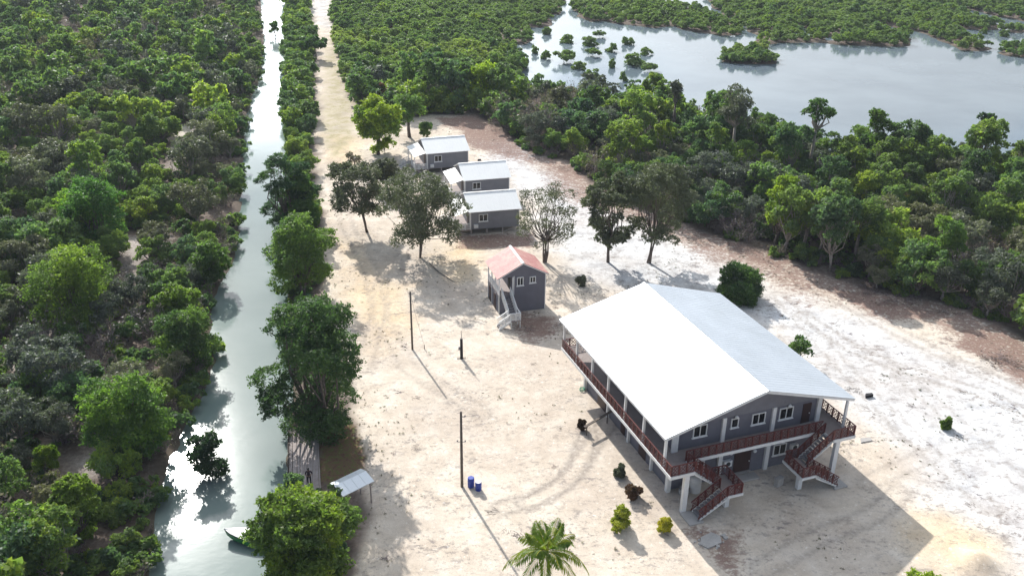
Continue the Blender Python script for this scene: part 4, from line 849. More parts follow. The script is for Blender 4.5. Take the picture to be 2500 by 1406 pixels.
pm = MB(); pm.box(-0.1, 0.1, -0.1, 0.1, DZ, ZE - 0.02); pme = pm.mesh('post', WHITE)
for b in (0.11, 3.9, 7.4, 10.9, 14.4, 18.0, 21.25):
    for a in (0.16, 18.02): link('post', pme, H, loc=(a, b, 0))
for a in (6.0, 12.0): link('post', pme, H, loc=(a, 21.25, 0))
def column(a0, a1, b0, b1, z0, z1): block('column', WHITE, H, a0, a1, b0, b1, z0, z1)
column(1.72, 2.28, 1.60, 1.79, DZ, 6.47); column(6.48, 6.84, 1.6, 1.79, DZ, 6.47); column(11.5, 11.86, 1.6, 1.79, DZ, 6.47); column(16.2, 16.62, 1.6, 1.79, DZ, 6.47)
column(1.55, 1.93, 1.5, 1.9, 0, 3.9); column(6.5, 6.9, 1.55, 1.79, 0, 3.9); column(11.35, 11.75, 1.55, 1.79, 0, 3.9); column(16.3, 16.7, 1.55, 1.79, 0, 3.9)
column(1.42, 1.86, -1.3, -0.95, 0, 3.9); column(16.35, 16.78, -1.3, -0.95, 0, 3.9)
for b in (4.9, 9.4, 13.9, 19.3): column(1.70, 1.93, b - 0.13, b + 0.13, 0, 3.9); column(16.68, 16.92, b - 0.13, b + 0.13, 0, 3.9)
column(5.25, 5.65, -1.85, -1.45, 0, 1.80); column(12.55, 12.95, -1.85, -1.45, 0, 1.80)
window(H, 3.70, 5.05, 5.03, 6.22, 1.8); window(H, 9.5, 10.85, 5.05, 6.17, 1.8); window(H, 12.3, 13.72, 4.97, 6.16, 1.8); window(H, 12.27, 13.64, 1.17, 2.32, 1.8); window(H, 3.9, 5.2, 1.3, 2.4, 1.8)
window(H, 7.4, 8.15, 5.2, 6.15, 1.8, double=False)
def door(a0, a1, z0, z1, y):
    D = block('door', DARKDOOR, H, a0, a1, y - 0.07, y - 0.01, z0, z1); block('handle', WHITE, D, a1 - 0.18, a1 - 0.12, y - 0.13, y - 0.07, z0 + 0.95, z0 + 1.05); block('threshold', CONC, D, a0 - .1, a1 + .1, y - .35, y - .075, z0 - .04, z0 + .02)
door(14.75, 15.62, DZ + 0.03, 6.12, 1.8); door(8.25, 9.95, 0.28, 2.55, 1.8)
block('door_step', CONC, H, 7.9, 10.3, 0.55, 1.44, 0.0, 0.2, 0.02)
for a, z in ((7.8, 6.33), (13.2, 6.33), (13.1, 2.5), (7.75, 2.62), (10.2, 2.3)):
    m = MB(); m.lathe([(0.05, -0.17), (0.14, -0.10), (0.17, 0), (0.14, 0.10), (0.05, 0.17)], 12); m.build('globe_lamp', WHITE, H, True, loc=(a, 1.62, z))
for a, z, s in ((7.45, 1.35, 1.0), (14.35, 1.55, 0.9)):
    u = block('air_conditioner', WHITE, H, a - 0.4 * s, a + 0.4 * s, 1.42, 1.78, z, z + 0.62 * s, 0.02)
    m = MB(); m.lathe([(0.21, -0.01), (0.23, 0.0), (0.21, 0.02), (0.03, 0.03)], 16); f = m.build('fan_grille', BLACK, u, loc=(a, 1.415, z + 0.31 * s)); f.rotation_euler = (PI / 2, 0, 0)
# left side: doors and low windows seen from above under the deck
for (x0, y0, x1, y1) in ((1497, 1006, 1513, 1027), (1570, 1090, 1588, 1112), (1601, 1126, 1619, 1149)):
    b0, zt = hside(x0, y0, 1.95); b1, zb = hside(x1, y1, 1.95); window(H, min(b0, b1), max(b0, b1), 1.7, 2.3, 1.945, 'x-')
for b0, b1 in ((14.6, 16.4), (6.2, 7.5), (10.4, 11.2)):
    block('door', DARKDOOR, H, 1.88, 1.94, b0, b1, 0.05, 2.2); 
for b0, b1 in ((5.6, 6.7), (9.2, 10.4), (12.2, 13.2)): window(H, b0, b1, 5.0, 6.1, 1.945, 'x-')
# stairs
def stair(side):
    X = (lambda a: a) if side < 0 else (lambda a: 18.2 - a)
    S = link('staircase', None, H); S.empty_display_size = .2
    def strg(pts, b0, b1): 
        m = MB(); m.prism([(X(a), z) for a, z in pts], b0, b1); m.build('stringer', WHITE, S)
    n1 = 10; run1 = (2.28, DZ, 4.78, 1.97); n2 = 9; run2 = (4.72, 1.97, 2.05, 0.14)
    for (a0, z0, a1, z1), n, bs in ((run1, n1, (-1.31, -0.04)), (run2, n2, (-2.76, -1.46))):
        for b in (bs[0], bs[1] - 0.09):
            pts = [(a0, z0 - 0.02)]
            for i in range(n): t = (i + 1) / n; pts += [(a0 + (a1 - a0) * (i + 0.0) / n, z0 + (z1 - z0) * t), (a0 + (a1 - a0) * t, z0 + (z1 - z0) * t)]
            pts += [(a1, z1 - 0.22 if z1 > 1 else 0.0), (a0 + (a1 - a0) * 0.02, z0 - 0.42)]; strg(pts, b, b + 0.09)
        sm_ = MB(); dx = abs(a1 - a0) / n; sm_.box(-dx * 0.55, dx * 0.55, bs[0] + 0.095, bs[1] - 0.095, -0.05, 0.0); sme = sm_.mesh('step', STEP)
        for i in range(n): t = (i + 0.5) / n; link('step', sme, S, loc=(X(a0 + (a1 - a0) * t), 0, z0 + (z1 - z0) * (i + 1) / n - 0.003))
    xa, xb = sorted((X(4.75), X(6.15)))
    block('landing', DECK, S, xa, xb, -2.75, -0.04, 1.85, 1.97)
    for x0, x1, y0, y1 in ((4.75, 6.15, -2.82, -2.75), (6.15, 6.22, -2.82, 0.0)): u, v = sorted((X(x0), X(x1))); block('landing_edge', WHITE, S, u, v, y0, y1, 1.77, 2.0)
    u, v = sorted((X(1.25), X(2.6))); block('base_pad', CONC, S, u, v, -2.98, -1.3, 0.0, 0.14, 0.02)
    R_ = lambda p, q, n: rail_run(S, (X(p[0]), p[1], p[2]), (X(q[0]), q[1], q[2]), n)
    R_((2.3, -1.27, DZ), (4.75, -1.27, 1.97), 4); R_((2.3, -0.08, DZ), (4.75, -0.08, 1.97), 4)
    R_((4.75, -0.08, 1.97), (6.1, -0.08, 1.97), 2); R_((6.1, -2.7, 1.97), (6.1, -0.08, 1.97), 4); R_((4.75, -2.7, 1.97), (6.1, -2.7, 1.97), 2)
    R_((4.72, -2.7, 1.97), (2.15, -2.7, 0.14), 4); R_((4.72, -1.5, 1.97), (2.15, -1.5, 0.14), 4)
stair(-1); stair(1)

# ------------------------------------------------------------------ small house with the faded red roof
S0 = (-1.52, 97.46); SY = 0.30; SW, SL = 5.74, 4.83; SE_, SR = 4.75, 6.38
R = thing('small_raised_house', 'small grey house with a faded red gable roof and steep white stairs in front', 'house', (*S0, 0), SY)
m = MB(); m.box(0.0, SW, 0, SL, 0.0, 2.3); m.build('wall', SIDE, R)
m = MB(); m.prism([(1.75, 2.302), (SW, 2.302), (SW, SE_), (SW / 2, SR - 0.06), (1.75, SE_ + 0.95)], 0.0, SL); m.build('wall', SIDE, R)
m = MB(); m.prism([(0.0, SE_ - 0.1), (1.748, SE_ - 0.1), (1.748, SE_ + 0.93), (0.0, SE_ + 0.02)], 0.02, 0.14); m.build('gable', SIDE, R)
m = MB(); m.box(-0.02, 1.748, 0.0, SL, 2.302, 2.42); m.build('porch_floor', DECK, R)
for b in (0.06, 1.6, 3.2, SL - 0.06): block('post', WHITE, R, -0.02, 0.10, b - 0.06, b + 0.06, 0.0, SE_ - 0.1)
block('post', WHITE, R, 1.62, 1.74, -0.06, -0.003, 2.3, SE_ - 0.1)
rail_run(R, (0.04, 0.12, 2.42), (0.04, SL - 0.1, 2.42), 5, WHITE, 0.95, 'bal')
block('corner_trim', WHITE, R, SW - 0.06, SW + 0.03, -0.05, -0.003, 0.0, SE_); block('corner_trim', WHITE, R, 1.78, 1.86, -0.04, -0.003, 2.3, SE_)
window(R, 2.18, 2.98, 3.45, 4.55, 0.0); window(R, 3.75, 4.5, 3.62, 4.45, 0.0)
block('door', BLACK, R, 1.70, 1.746, 1.2, 2.2, 2.43, 4.4); block('door', DARKDOOR, R, -0.05, -0.004, 3.4, 4.3, 0.05, 2.0); block('door', DARKDOOR, R, -0.05, -0.004, 1.3, 2.2, 0.05, 2.0)
o_ = 0.3
roof_sheets(R, 6, -o_, SL + o_, SW / 2, SR, -o_, SE_ - 0.08, ROOFR); roof_sheets(R, 6, -o_, SL + o_, SW / 2, SR, SW + o_, SE_ - 0.08, ROOFR)
m = MB(); m.prism([(SW / 2 - 0.18, SR), (SW / 2, SR + 0.12), (SW / 2 + 0.18, SR), (SW / 2, SR + 0.05)], -o_ - .02, SL + o_ + .02); m.build('ridge_cap', WHITE, R)
for s in (-1, 1):
    m = MB(); e = -o_ if s < 0 else SW + o_; m.bar((e, -o_ + 0.03, SE_ - 0.12), (SW / 2, -o_ + 0.03, SR - 0.04), 0.05, 0.16); m.build('fascia', WHITE, R)
S = link('staircase', None, R); A0, A1 = 0.35, 1.35; zt, zl = 2.42, 0.95; bL = -2.9
for a in (A0 - 0.06, A1): m = MB(); m.bar((a + 0.03, 0.0, zt - 0.12), (a + 0.03, bL, zl - 0.10), 0.06, 0.26); m.build('stringer', WHITE, S)
sm_ = MB(); sm_.box(A0, A1, -0.15, 0.15, -0.04, 0); sme = sm_.mesh('step', STEP)
for i in range(9): t = (i + 0.7) / 9.4; link('step', sme, S, loc=(0, bL * t, zt + (zl - zt) * t))
block('landing', DECK, S, A0 - 0.05, A1 + 0.15, bL - 1.05, bL - 0.0, zl - 0.1, zl)
for x, y in ((A0, bL - 0.97), (A1 + 0.08, bL - 0.97), (A1 + 0.08, bL - 0.08)): block('post', WHITE, S, x - 0.05, x + 0.05, y - 0.05, y + 0.05, 0, zl - 0.1)
rail_run(S, (A1 + 0.04, 0.0, zt), (A1 + 0.04, bL, zl), 4, WHITE, 0.95, 'bal'); rail_run(S, (A0 - 0.03, 0.0, zt), (A0 - 0.03, bL, zl), 4, WHITE, 0.95, 'bal')
rail_run(S, (A0, bL - 1.0, zl), (A1 + 0.1, bL - 1.0, zl), 2, WHITE, 0.95, 'bal'); rail_run(S, (A1 + 0.1, bL - 1.0, zl), (A1 + 0.1, bL, zl), 2, WHITE, 0.95, 'bal')
for y in (bL - 1.0, bL - 0.05): rail_run(S, (A0 - 0.05, y, zl), (A0 - 1.45, y, 0.1), 2, WHITE, 0.95, 'bal'); m = MB(); m.bar((A0 - 0.05, y, zl - 0.1), (A0 - 1.45, y, 0.03), 0.06, 0.22); m.build('stringer', WHITE, S)
sm_ = MB(); sm_.box(-0.15, 0.15, bL - 0.96, bL - 0.09, -0.04, 0); sme = sm_.mesh('step', STEP)
for i in range(4): t = (i + 0.6) / 4.4; link('step', sme, S, loc=(A0 - 0.05 - 1.4 * t, 0, zl + (0.1 - zl) * t))

# ------------------------------------------------------------------ three alike cottages on short posts
def cottage(label, ox, oy, yaw, name='cottage'):
    C = thing(name, label, 'cottage', (ox, oy, 0), yaw, 'three grey cottages in a row')
    Lc, Wc, zf, ze, zr = 7.1, 7.0, 0.8, 3.62, 5.08
    m = MB(); n_ = [(0.0, zf), (Wc, zf), (Wc, ze - .02), (Wc / 2, zr - .05), (0.0, ze - .02)]
    V = [(x, y, z) for x in (0, Lc) for y, z in n_]; m.add(V, [(4, 3, 2, 1, 0), (5, 6, 7, 8, 9)] + [(i, (i + 1) % 5, (i + 1) % 5 + 5, i + 5) for i in range(5)]); m.build('wall', SIDE3, C)
    window(C, 1.2, 2.5, 1.95, 3.05, 0.0)
    block('corner_trim', WHITE, C, -0.03, 0.07, -0.05, -0.003, zf, ze - 0.1); block('corner_trim', WHITE, C, Lc - 0.07, Lc + 0.03, -0.05, -0.003, zf, ze - 0.1)
    u = block('air_conditioner', WHITE, C, 0.45, 1.05, -0.36, -0.02, 1.1, 1.6, 0.02)
    for s in (0, 1):                                                # sheets run from the ridge to the eaves, 8 a side
        st = (Lc + 0.6) / 8; m = MB(); ye, sg = ((-0.35, 1) if s == 0 else (Wc + 0.35, -1)); 
        d = np.array([0, ye - Wc / 2, ze - 0.12 - zr]); nr = np.array([0, -d[2], d[1]]); nr /= np.linalg.norm(nr); nr *= (1 if nr[2] > 0 else -1)
        r0 = np.array([0, Wc / 2, zr]); e0 = r0 + d
        for q0, q1, lo, hi in [(0, st - 0.003, 0, 0.05)] + [(st * t - 0.02, st * t + 0.02, 0.045, 0.06) for t in (0.04, 0.5)]:
            v = []
            for x in (q0, q1):
                for p in (r0 + nr * lo, e0 + nr * lo, e0 + nr * hi, r0 + nr * hi): v.append((x, p[1], p[2]))
            m.add(v, [(3, 2, 1, 0), (4, 5, 6, 7), (0, 1, 5, 4), (1, 2, 6, 5), (2, 3, 7, 6), (3, 0, 4, 7)])
        me_ = m.mesh('roof_sheet', ROOFC)
        for i in range(8): link('roof_sheet', me_, C, loc=(-0.3 + i * st, 0, 0))
    block('ridge_cap', ROOFC, C, -0.32, Lc + 0.32, Wc / 2 - 0.15, Wc / 2 + 0.15, zr + 0.03, zr + 0.09)
    # porch to the left under a lower roof that slopes away to the side
    me_ = MB(); stp = 1.05
    me_.add([(-0.32, 0, 3.72), (-2.3, 0, 3.18), (-2.3, stp - .012, 3.18), (-0.32, stp - .012, 3.72), (-0.32, 0, 3.66), (-2.3, 0, 3.12), (-2.3, stp - .012, 3.12), (-0.32, stp - .012, 3.66)], [(0, 1, 2, 3), (7, 6, 5, 4), (0, 4, 5, 1), (1, 5, 6, 2), (2, 6, 7, 3), (3, 7, 4, 0)])
    me_ = me_.mesh('porch_roof_sheet', ROOFC)
    for i in range(6): link('porch_roof_sheet', me_, C, loc=(0, -0.3 + i * stp, 0))
    m = MB(); m.box(-2.2, -0.004, 0, 5.6, zf - 0.12, zf); m.build('porch_floor', DECK, C)
    for y in (0.06, 2.8, 5.5): block('post', WHITE, C, -2.2, -2.08, y - 0.06, y + 0.06, 0, 3.15)
    block('post', WHITE, C, -0.12, -0.04, 0.0, 0.12, 0.8, 3.6)
    rail_run(C, (-2.14, 0.06, zf), (-0.1, 0.06, zf), 3, WHITE, 0.95, 'bal'); rail_run(C, (-2.14, 0.1, zf), (-2.14, 3.6, zf), 4, WHITE, 0.95, 'bal')
    block('door', DARKDOOR, C, -0.05, -0.004, 1.6, 2.5, zf + 0.02, 2.85)
    for x in (0.1, 2.4, 4.7, Lc - 0.1):
        for y in (0.12, 3.0, 5.8): block('stilt', WOODL, C, x - 0.08, x + 0.08, y - 0.08, y + 0.08, -0.1, zf)
    m = MB(); m.bar((5.0, 0.05, 0.1), (6.8, 0.05, zf - 0.03), 0.05, 0.1); m.build('brace', WOODL, C)
    m = MB(); m.bar((-0.2, 0.02, 0.05), (-2.0, 0.02, zf - 0.2), 0.05, 0.1); m.build('brace', WOODL, C)
    S = link('staircase', None, C)
    for y in (4.1, 5.2): m = MB(); m.bar((-2.2, y, zf - 0.1), (-3.9, y, 0.05), 0.06, 0.22); m.build('stringer', WHITE, S); rail_run(S, (-2.2, y, zf), (-3.9, y, 0.1), 2, WHITE, 0.9, 'bal')
    sm_ = MB(); sm_.box(-0.15, 0.15, 4.1, 5.2, -0.04, 0); sme = sm_.mesh('step', STEP)
    for i in range(4): t = (i + 0.6) / 4.6; link('step', sme, S, loc=(-2.2 - 1.7 * t, 0, zf * (1 - t)))
    return C
cottage('grey cottage with its porch in full view, farthest of the three in the row', -14.54, 149.27, 0.31)
cottage('middle cottage of the row, its lower wall hidden by the white roof in front', -7.5, 135.77, 0.27)
cottage('nearest of the three grey cottages, on stilts with diagonal braces', -6.0, 122.13, 0.25)
# ------------------------------------------------------------------ poles, drums, dock, person, boat
def pole(label, base, top, r, extra):
    g = at(*base); h = height_at(g, top); T = thing('utility_pole', label, 'pole', (g[0], g[1], 0), 0, 'bare wooden poles in the clearing')
    m = MB(); m.tube([(0, 0, -0.3), (0, 0, h * 0.5), (0, 0, h)], [r, r * 0.9, r * 0.75], 10); m.build('shaft', WOODP, T, True); extra(T, h); return T
def insul(T, zs, r):
    for z, s in zs:
        for k in s:
            m = MB(); m.bar((0, 0, z), (k * 0.33, 0, z), 0.04, 0.04); m.lathe([(0.03, 0), (0.06, 0.02), (0.05, 0.1), (0.07, 0.13), (0.02, 0.17)], 8, (k * 0.33, 0, z)); m.build('insulator', STEP, T)
pole('tall bare pole standing beside the two blue drums', (1128, 1187), 1005, 0.13, lambda T, h: insul(T, ((h - 0.5, (1,)), (h - 3.0, (-1, 1))), 0.13))
def guy(T, h):
    m = MB(); m.tube([(0.1, 0, h - 0.8), (0.6, 0.1, h * 0.5), (1.3, 0.2, 0.4)], 0.012, 4); m.build('guy_wire', STEP, T); m = MB(); m.bar((1.3, 0.2, 0), (1.3, 0.2, 0.5), 0.08, 0.08); m.build('stake', WOODP, T)
pole('tall bare pole nearest the canal row of trees, a slack wire on its right', (1007, 853), 712, 0.12, guy)
g = at(1127, 876); T = thing('meter_post', 'short thick dark post with a thin pipe rising from its top', 'post', (g[0], g[1], 0))
m = MB(); m.tube([(0, 0, -0.2), (0, 0, 2.45)], [0.17, 0.15], 10); m.build('post', BLACK, T)
m = MB(); m.tube([(0, 0, 2.45), (0, 0, 3.35), (0.06, 0, 3.45)], 0.035, 6); m.build('pipe', WOODL, T); m = MB(); m.box(-0.32, -0.12, -0.2, -0.05, 1.2, 1.55); m.build('meter_box', STEP, T)
m = MB(); m.bar((-0.5, -0.1, 0.1), (0.45, 0.1, 0.12), 0.06, 0.06); m.build('foot_brace', WOODP, T)
BLUE = simple('blue_plastic', (0.012, 0.045, 0.32), 0.4, var=0.15)
def drum(label, base, s, lid):
    g = at(*base); T = thing('drum', label, 'drum', (g[0], g[1], 0), 0, 'two blue drums by the pole')
    m = MB(); m.lathe([(0.27, 0), (0.29, 0.03), (0.29, 0.28), (0.305, 0.31), (0.29, 0.34), (0.29, 0.58), (0.305, 0.61), (0.29, 0.64), (0.29, 0.86), (0.27, 0.9)], 20); m.build('barrel', BLUE, T, True, scale=s)
    if lid: m = MB(); m.lathe([(0.265, 0.905), (0.265, 0.915)], 20); m.build('lid', WHITE, T, scale=s)
    else: m = MB(); m.lathe([(0.28, 0.88), (0.28, 0.93), (0.25, 0.95)], 20); m.build('lid', BLUE, T, scale=s)
drum('closed blue plastic drum nearest the tall pole', (1150, 1187), 1.0, False); drum('blue plastic drum with a pale lid, farther from the pole', (1168, 1195), 0.95, True)

# dock of long planks along the canal bank
Dk = [at(706, 1052, 0.0)[:2], at(772, 1050)[:2], at(784, 1200)[:2], at(707, 1200)[:2]]
dA = Dk[3]; ex_ = (Dk[2] - Dk[3]); wD = np.linalg.norm(ex_); yawD = math.atan2(ex_[1], ex_[0]); lD = np.linalg.norm((Dk[0] - Dk[3]))
T = thing('plank_dock', 'weathered grey plank dock along the canal with a person standing on it', 'dock', (dA[0], dA[1], 0), yawD)
rg = random.Random(4); n = 20; st = wD / n; y1 = lD
skew = (Dk[0] - Dk[3]); lean_ = -(skew @ (ex_ / wD)) / lD
for i in range(n):
    m = MB(); x = i * st; dz = rg.uniform(-0.012, 0.012); e0, e1 = rg.uniform(-0.15, 0.1), rg.uniform(-0.1, 0.15); sh = (skew @ (ex_ / wD))
    v = [(x + 0.012, e0, 0.12), (x + st - 0.012, e0, 0.12), (x + st - 0.012 + sh, y1 + e1, 0.12), (x + 0.012 + sh, y1 + e1, 0.12)]
    m.add([(a, b, z_ + dz) for z_ in (0.10, 0.15) for a, b, _ in v], [(3, 2, 1, 0), (4, 5, 6, 7), (0, 1, 5, 4), (1, 2, 6, 5), (2, 3, 7, 6), (3, 0, 4, 7)]); m.build('plank', WOODL, T)
for k in range(6):
    t = (k + 0.3) / 6; m = MB(); m.bar((sh * t - 0.1, y1 * t, 0.03), (sh * t + wD + 0.05, y1 * t, 0.03), 0.12, 0.12); m.build('joist', WOODP, T)
    m = MB(); m.tube([(sh * t - 0.06, y1 * t + .1, -2.0), (sh * t - 0.06, y1 * t + .1, 0.25)], 0.09, 7); m.build('pile', WOODP, T, True)
m = MB(); m.bar((-0.13, 0, -0.2), (sh - 0.13, y1, -0.2), 0.07, 0.6); m.build('bank_board', WOODP, T)

# low metal-roofed shelter beside the dock
def roofpt(x, y): return at(x, y, 2.5)
pA, pB, pC, pD = roofpt(822, 1186), roofpt(884, 1156), roofpt(899, 1176), roofpt(858, 1194)
e_ = pB - pA; yawS = math.atan2(e_[1], e_[0]); lS = np.linalg.norm(e_); T = thing('shelter', 'small open shelter with a white metal roof beside the dock', 'shelter', (pA[0], pA[1], 0), yawS)
fS = 1.2
for i in range(4):
    st = (lS + 0.6) / 4; m = MB(); x = -0.2 + i * st
    for y0, z0, y1_, z1 in ((0.0, 2.62, -fS, 2.25), (0.0, 2.62, 0.8, 2.40)):
        m.add([(x, y0, z0), (x + st - .015, y0, z0), (x + st - .015, y1_, z1), (x, y1_, z1), (x, y0, z0 - .05), (x + st - .015, y0, z0 - .05), (x + st - .015, y1_, z1 - .05), (x, y1_, z1 - .05)], [(0, 1, 2, 3), (7, 6, 5, 4), (0, 4, 5, 1), (1, 5, 6, 2), (2, 6, 7, 3), (3, 7, 4, 0)])
    m.build('roof_sheet', ROOFW, T)
for x in (0.1, lS + 0.1):
    for y in (0.6, -fS + 0.2): block('post', WOODL, T, x - 0.05, x + 0.05, y - 0.05, y + 0.05, 0, 2.24)
m = MB(); m.box(0.0, lS, -fS + 0.15, -fS + 0.25, 2.1, 2.2); m.build('beam', WOODP, T)

# boat moored under the big bank tree: the bow shows
g = at(549, 1303, 0.0); g2 = at(640, 1312, 0.0); yawB = math.atan2(g2[1] - g[1], g2[0] - g[0])
GREEN = simple('green_boat_paint', (0.02, 0.19, 0.05), 0.35, var=0.2); TEAL = simple('teal_boat_deck', (0.02, 0.25, 0.16), 0.45, var=0.2)
T = thing('boat', 'white and green open boat with its pointed bow out from under the bank tree', 'boat', (g[0], g[1], -0.42), yawB)
V = []; nS = 12; Lb = 6.4
def sec(t):
    w_ = 0.95 * min(1, (t * 2.4)) ** 0.62 if t < 0.42 else 0.95; up = 0.30 * (1 - min(1, t / 0.5)) ** 1.6; return w_, up
for i in range(nS + 1):
    t = i / nS; w_, up = sec(t); x = t * Lb
    V += [(x, -w_, 0.62 + up), (x + 0.15 * (1 - t), -w_ * 0.97, 0.12 + up * 0.8), (x + 0.4 * (1 - t), 0, -0.16 + up * 0.9), (x + 0.15 * (1 - t), w_ * 0.97, 0.12 + up * 0.8), (x, w_, 0.62 + up)]
m = MB(); m.add(V, [(i * 5 + k, (i + 1) * 5 + k, (i + 1) * 5 + k + 1, i * 5 + k + 1) for i in range(nS) for k in range(4)] + [tuple(nS * 5 + k for k in range(5))]); m.build('hull', GREEN, T)
m = MB(); pts = [(V[i * 5][0], V[i * 5][1], V[i * 5][2]) for i in range(nS + 1)][::-1] + [(V[i * 5 + 4][0], V[i * 5 + 4][1], V[i * 5 + 4][2]) for i in range(1, nS + 1)]; m.tube(pts, 0.035, 5); m.build('gunwale', BLACK, T)
F = []; Vt = []
for i in range(6): w_, up = sec(i / nS); Vt += [(i / nS * Lb + 0.02, -w_ * 0.97, 0.655 + up), (i / nS * Lb + 0.02, 0, 0.70 + up), (i / nS * Lb + 0.02, w_ * 0.97, 0.655 + up)]
m = MB(); m.add(Vt, [(i * 3 + k, i * 3 + k + 1, i * 3 + k + 4, i * 3 + k + 3) for i in range(5) for k in range(2)]); m.build('foredeck', WHITE, T)
m = MB(); m.box(2.75, 4.0, -0.8, 0.8, 0.45, 0.75); m.build('seat_box', TEAL, T); m = MB(); m.box(0.9 * 2.9, 6.2, -0.85, 0.85, 0.1, 0.15); m.build('floor', WHITE, T)

# person on the dock, dark clothes, hands together at the waist
def skin_fig(name, mat, verts, edges, radii, parent, root=0, sub=2):
    me = bpy.data.meshes.new(name); me.from_pydata(verts, edges, []); me.update(); me.materials.append(mat)
    o = link(name, me, parent); md = o.modifiers.new('skin', 'SKIN'); me.skin_vertices.new() if not me.skin_vertices else None
    for i, r in enumerate(radii): me.skin_vertices[0].data[i].radius = (r, r) if not isinstance(r, tuple) else r
    me.skin_vertices[0].data[root].use_root = True
    s = o.modifiers.new('sub', 'SUBSURF'); s.levels = sub; s.render_levels = sub; return o
SKIN = simple('skin', (0.16, 0.085, 0.06), 0.6, var=0.1); SHIRT = simple('dark_shirt', (0.035, 0.02, 0.035), 0.85, var=0.3); JEAN = simple('dark_trousers', (0.015, 0.013, 0.022), 0.85, var=0.3); HAIR = simple('dark_cap', (0.01, 0.01, 0.012), 0.8)
g = at(756, 1183, 0.15); T = thing('person', 'person in dark clothes standing on the dock with hands together at the waist', 'person', (g[0], g[1], 0.15), 0.2)
bv = [(0, 0, .95), (0, 0.01, 1.12), (0, 0.02, 1.33), (0, 0.02, 1.45), (0, 0.0, 1.53), (0, -.01, 1.60), (0, -.02, 1.70),
      (.10, 0, .92), (.12, -.03, .50), (.13, .0, .10), (.14, -.13, .03), (-.10, 0, .92), (-.12, -.01, .50), (-.13, .02, .10), (-.14, -.11, .03),
      (.19, .02, 1.40), (.30, .04, 1.14), (.10, -.22, 1.08), (.04, -.27, 1.09), (-.19, .02, 1.40), (-.30, .04, 1.14), (-.10, -.22, 1.08), (-.04, -.27, 1.09)]
be = [(0, 1), (1, 2), (2, 3), (3, 4), (4, 5), (5, 6), (0, 7), (7, 8), (8, 9), (9, 10), (0, 11), (11, 12), (12, 13), (13, 14), (3, 15), (15, 16), (16, 17), (17, 18), (3, 19), (19, 20), (20, 21), (21, 22)]
br = [(.14, .10), (.135, .10), (.15, .11), (.12, .09), .052, .085, .075, .085, .056, .042, .04, .085, .056, .042, .04, .06, .042, .034, .03, .06, .042, .034, .03]
skin_fig('body', SKIN, bv, be, br, T)
fv = []; fe = []; fr = []
for s in (1, -1):
    for k in range(5):
        b0 = len(fv); ln = (0.05, 0.075, 0.08, 0.075, 0.06)[k]; oz = 0.035 - 0.017 * k
        d_ = (-s * 0.2, -0.98) if k else (-s * 0.9, -0.3)
        fv += [(s * 0.045, -.265, 1.09 + oz), (s * 0.045 + d_[0] * ln * .55, -.265 + d_[1] * ln * .55, 1.09 + oz), (s * 0.045 + d_[0] * ln - s * 0.015, -.265 + d_[1] * ln * 0.9, 1.075 + oz)]; fe += [(b0, b0 + 1), (b0 + 1, b0 + 2)]; fr += [0.011, 0.009, 0.007]
for i_ in range(10): pass
m = MB()
for a, b in fe: m.tube([fv[a], fv[b]], [fr[a], fr[b]], 5)
m.build('fingers', SKIN, T, True)
skin_fig('shirt', SHIRT, [bv[i] for i in (0, 1, 2, 3, 15, 16, 19, 20)], [(0, 1), (1, 2), (2, 3), (3, 4), (4, 5), (3, 6), (6, 7)], [(.16, .12), (.15, .115), (.165, .125), (.13, .10), .078, .058, .078, .058], T)
skin_fig('trousers', JEAN, [bv[i] for i in (0, 7, 8, 9, 11, 12, 13)], [(0, 1), (1, 2), (2, 3), (0, 4), (4, 5), (5, 6)], [(.15, .11), .10, .072, .062, .10, .072, .062], T)
m = MB(); m.lathe([(0.098, 0.0), (0.105, 0.05), (0.085, 0.11), (0.02, 0.135)], 14, (0, -0.01, 1.645)); m.slab([(-0.07, -0.08), (0.07, -0.08), (0.055, -0.19), (-0.055, -0.19)], 1.65, 1.665); m.build('cap', HAIR, T, True)
m = MB(); m.add([(-.012, -.095, 1.585), (.012, -.095, 1.585), (0, -.12, 1.585), (0, -.092, 1.625)], [(0, 1, 2), (0, 2, 3), (1, 3, 2), (0, 3, 1)]); m.build('nose', SKIN, T)

# coconut palm in the foreground
cr = at(1336, 1342, 5.0); T = thing('coconut_palm', 'young coconut palm with arching yellow tipped fronds at the bottom edge', 'palm', (cr[0] + 0.5, cr[1] - 0.1, 0))
m = MB(); m.tube([(0, 0, -0.2), (-0.1, 0, 1.2), (-0.35, 0.05, 3.2), (-0.5, 0.1, 4.8)], [0.22, 0.16, 0.13, 0.12], 10); m.build('trunk', BARK_PALE, T, True)
rg = np.random.RandomState(12)
for k in range(23):
    lv = k / 23; V, rib = frond_quads(rg, (-0.5, 0.1, 4.85), k * 2.399 + rg.uniform(-.15, .15), rg.uniform(3.3, 4.1), 1.25 - 1.15 * lv, 0.25 + 0.75 * lv, 34, 0.8, 0.10, 0.35 + 0.4 * lv)
    f = link('frond', raw_mesh('frond', V, np.arange(len(V)).reshape(-1, 4), LEAF_PALM, False, np.repeat(np.clip(rg.rand() * 0.5 + rg.rand(len(V) // 4) * 0.5, 0, 1), 4)), T); mm = MB(); mm.tube(rib[::3], 0.022, 4, False); mm.build('midrib', LEAF_YEL, f)
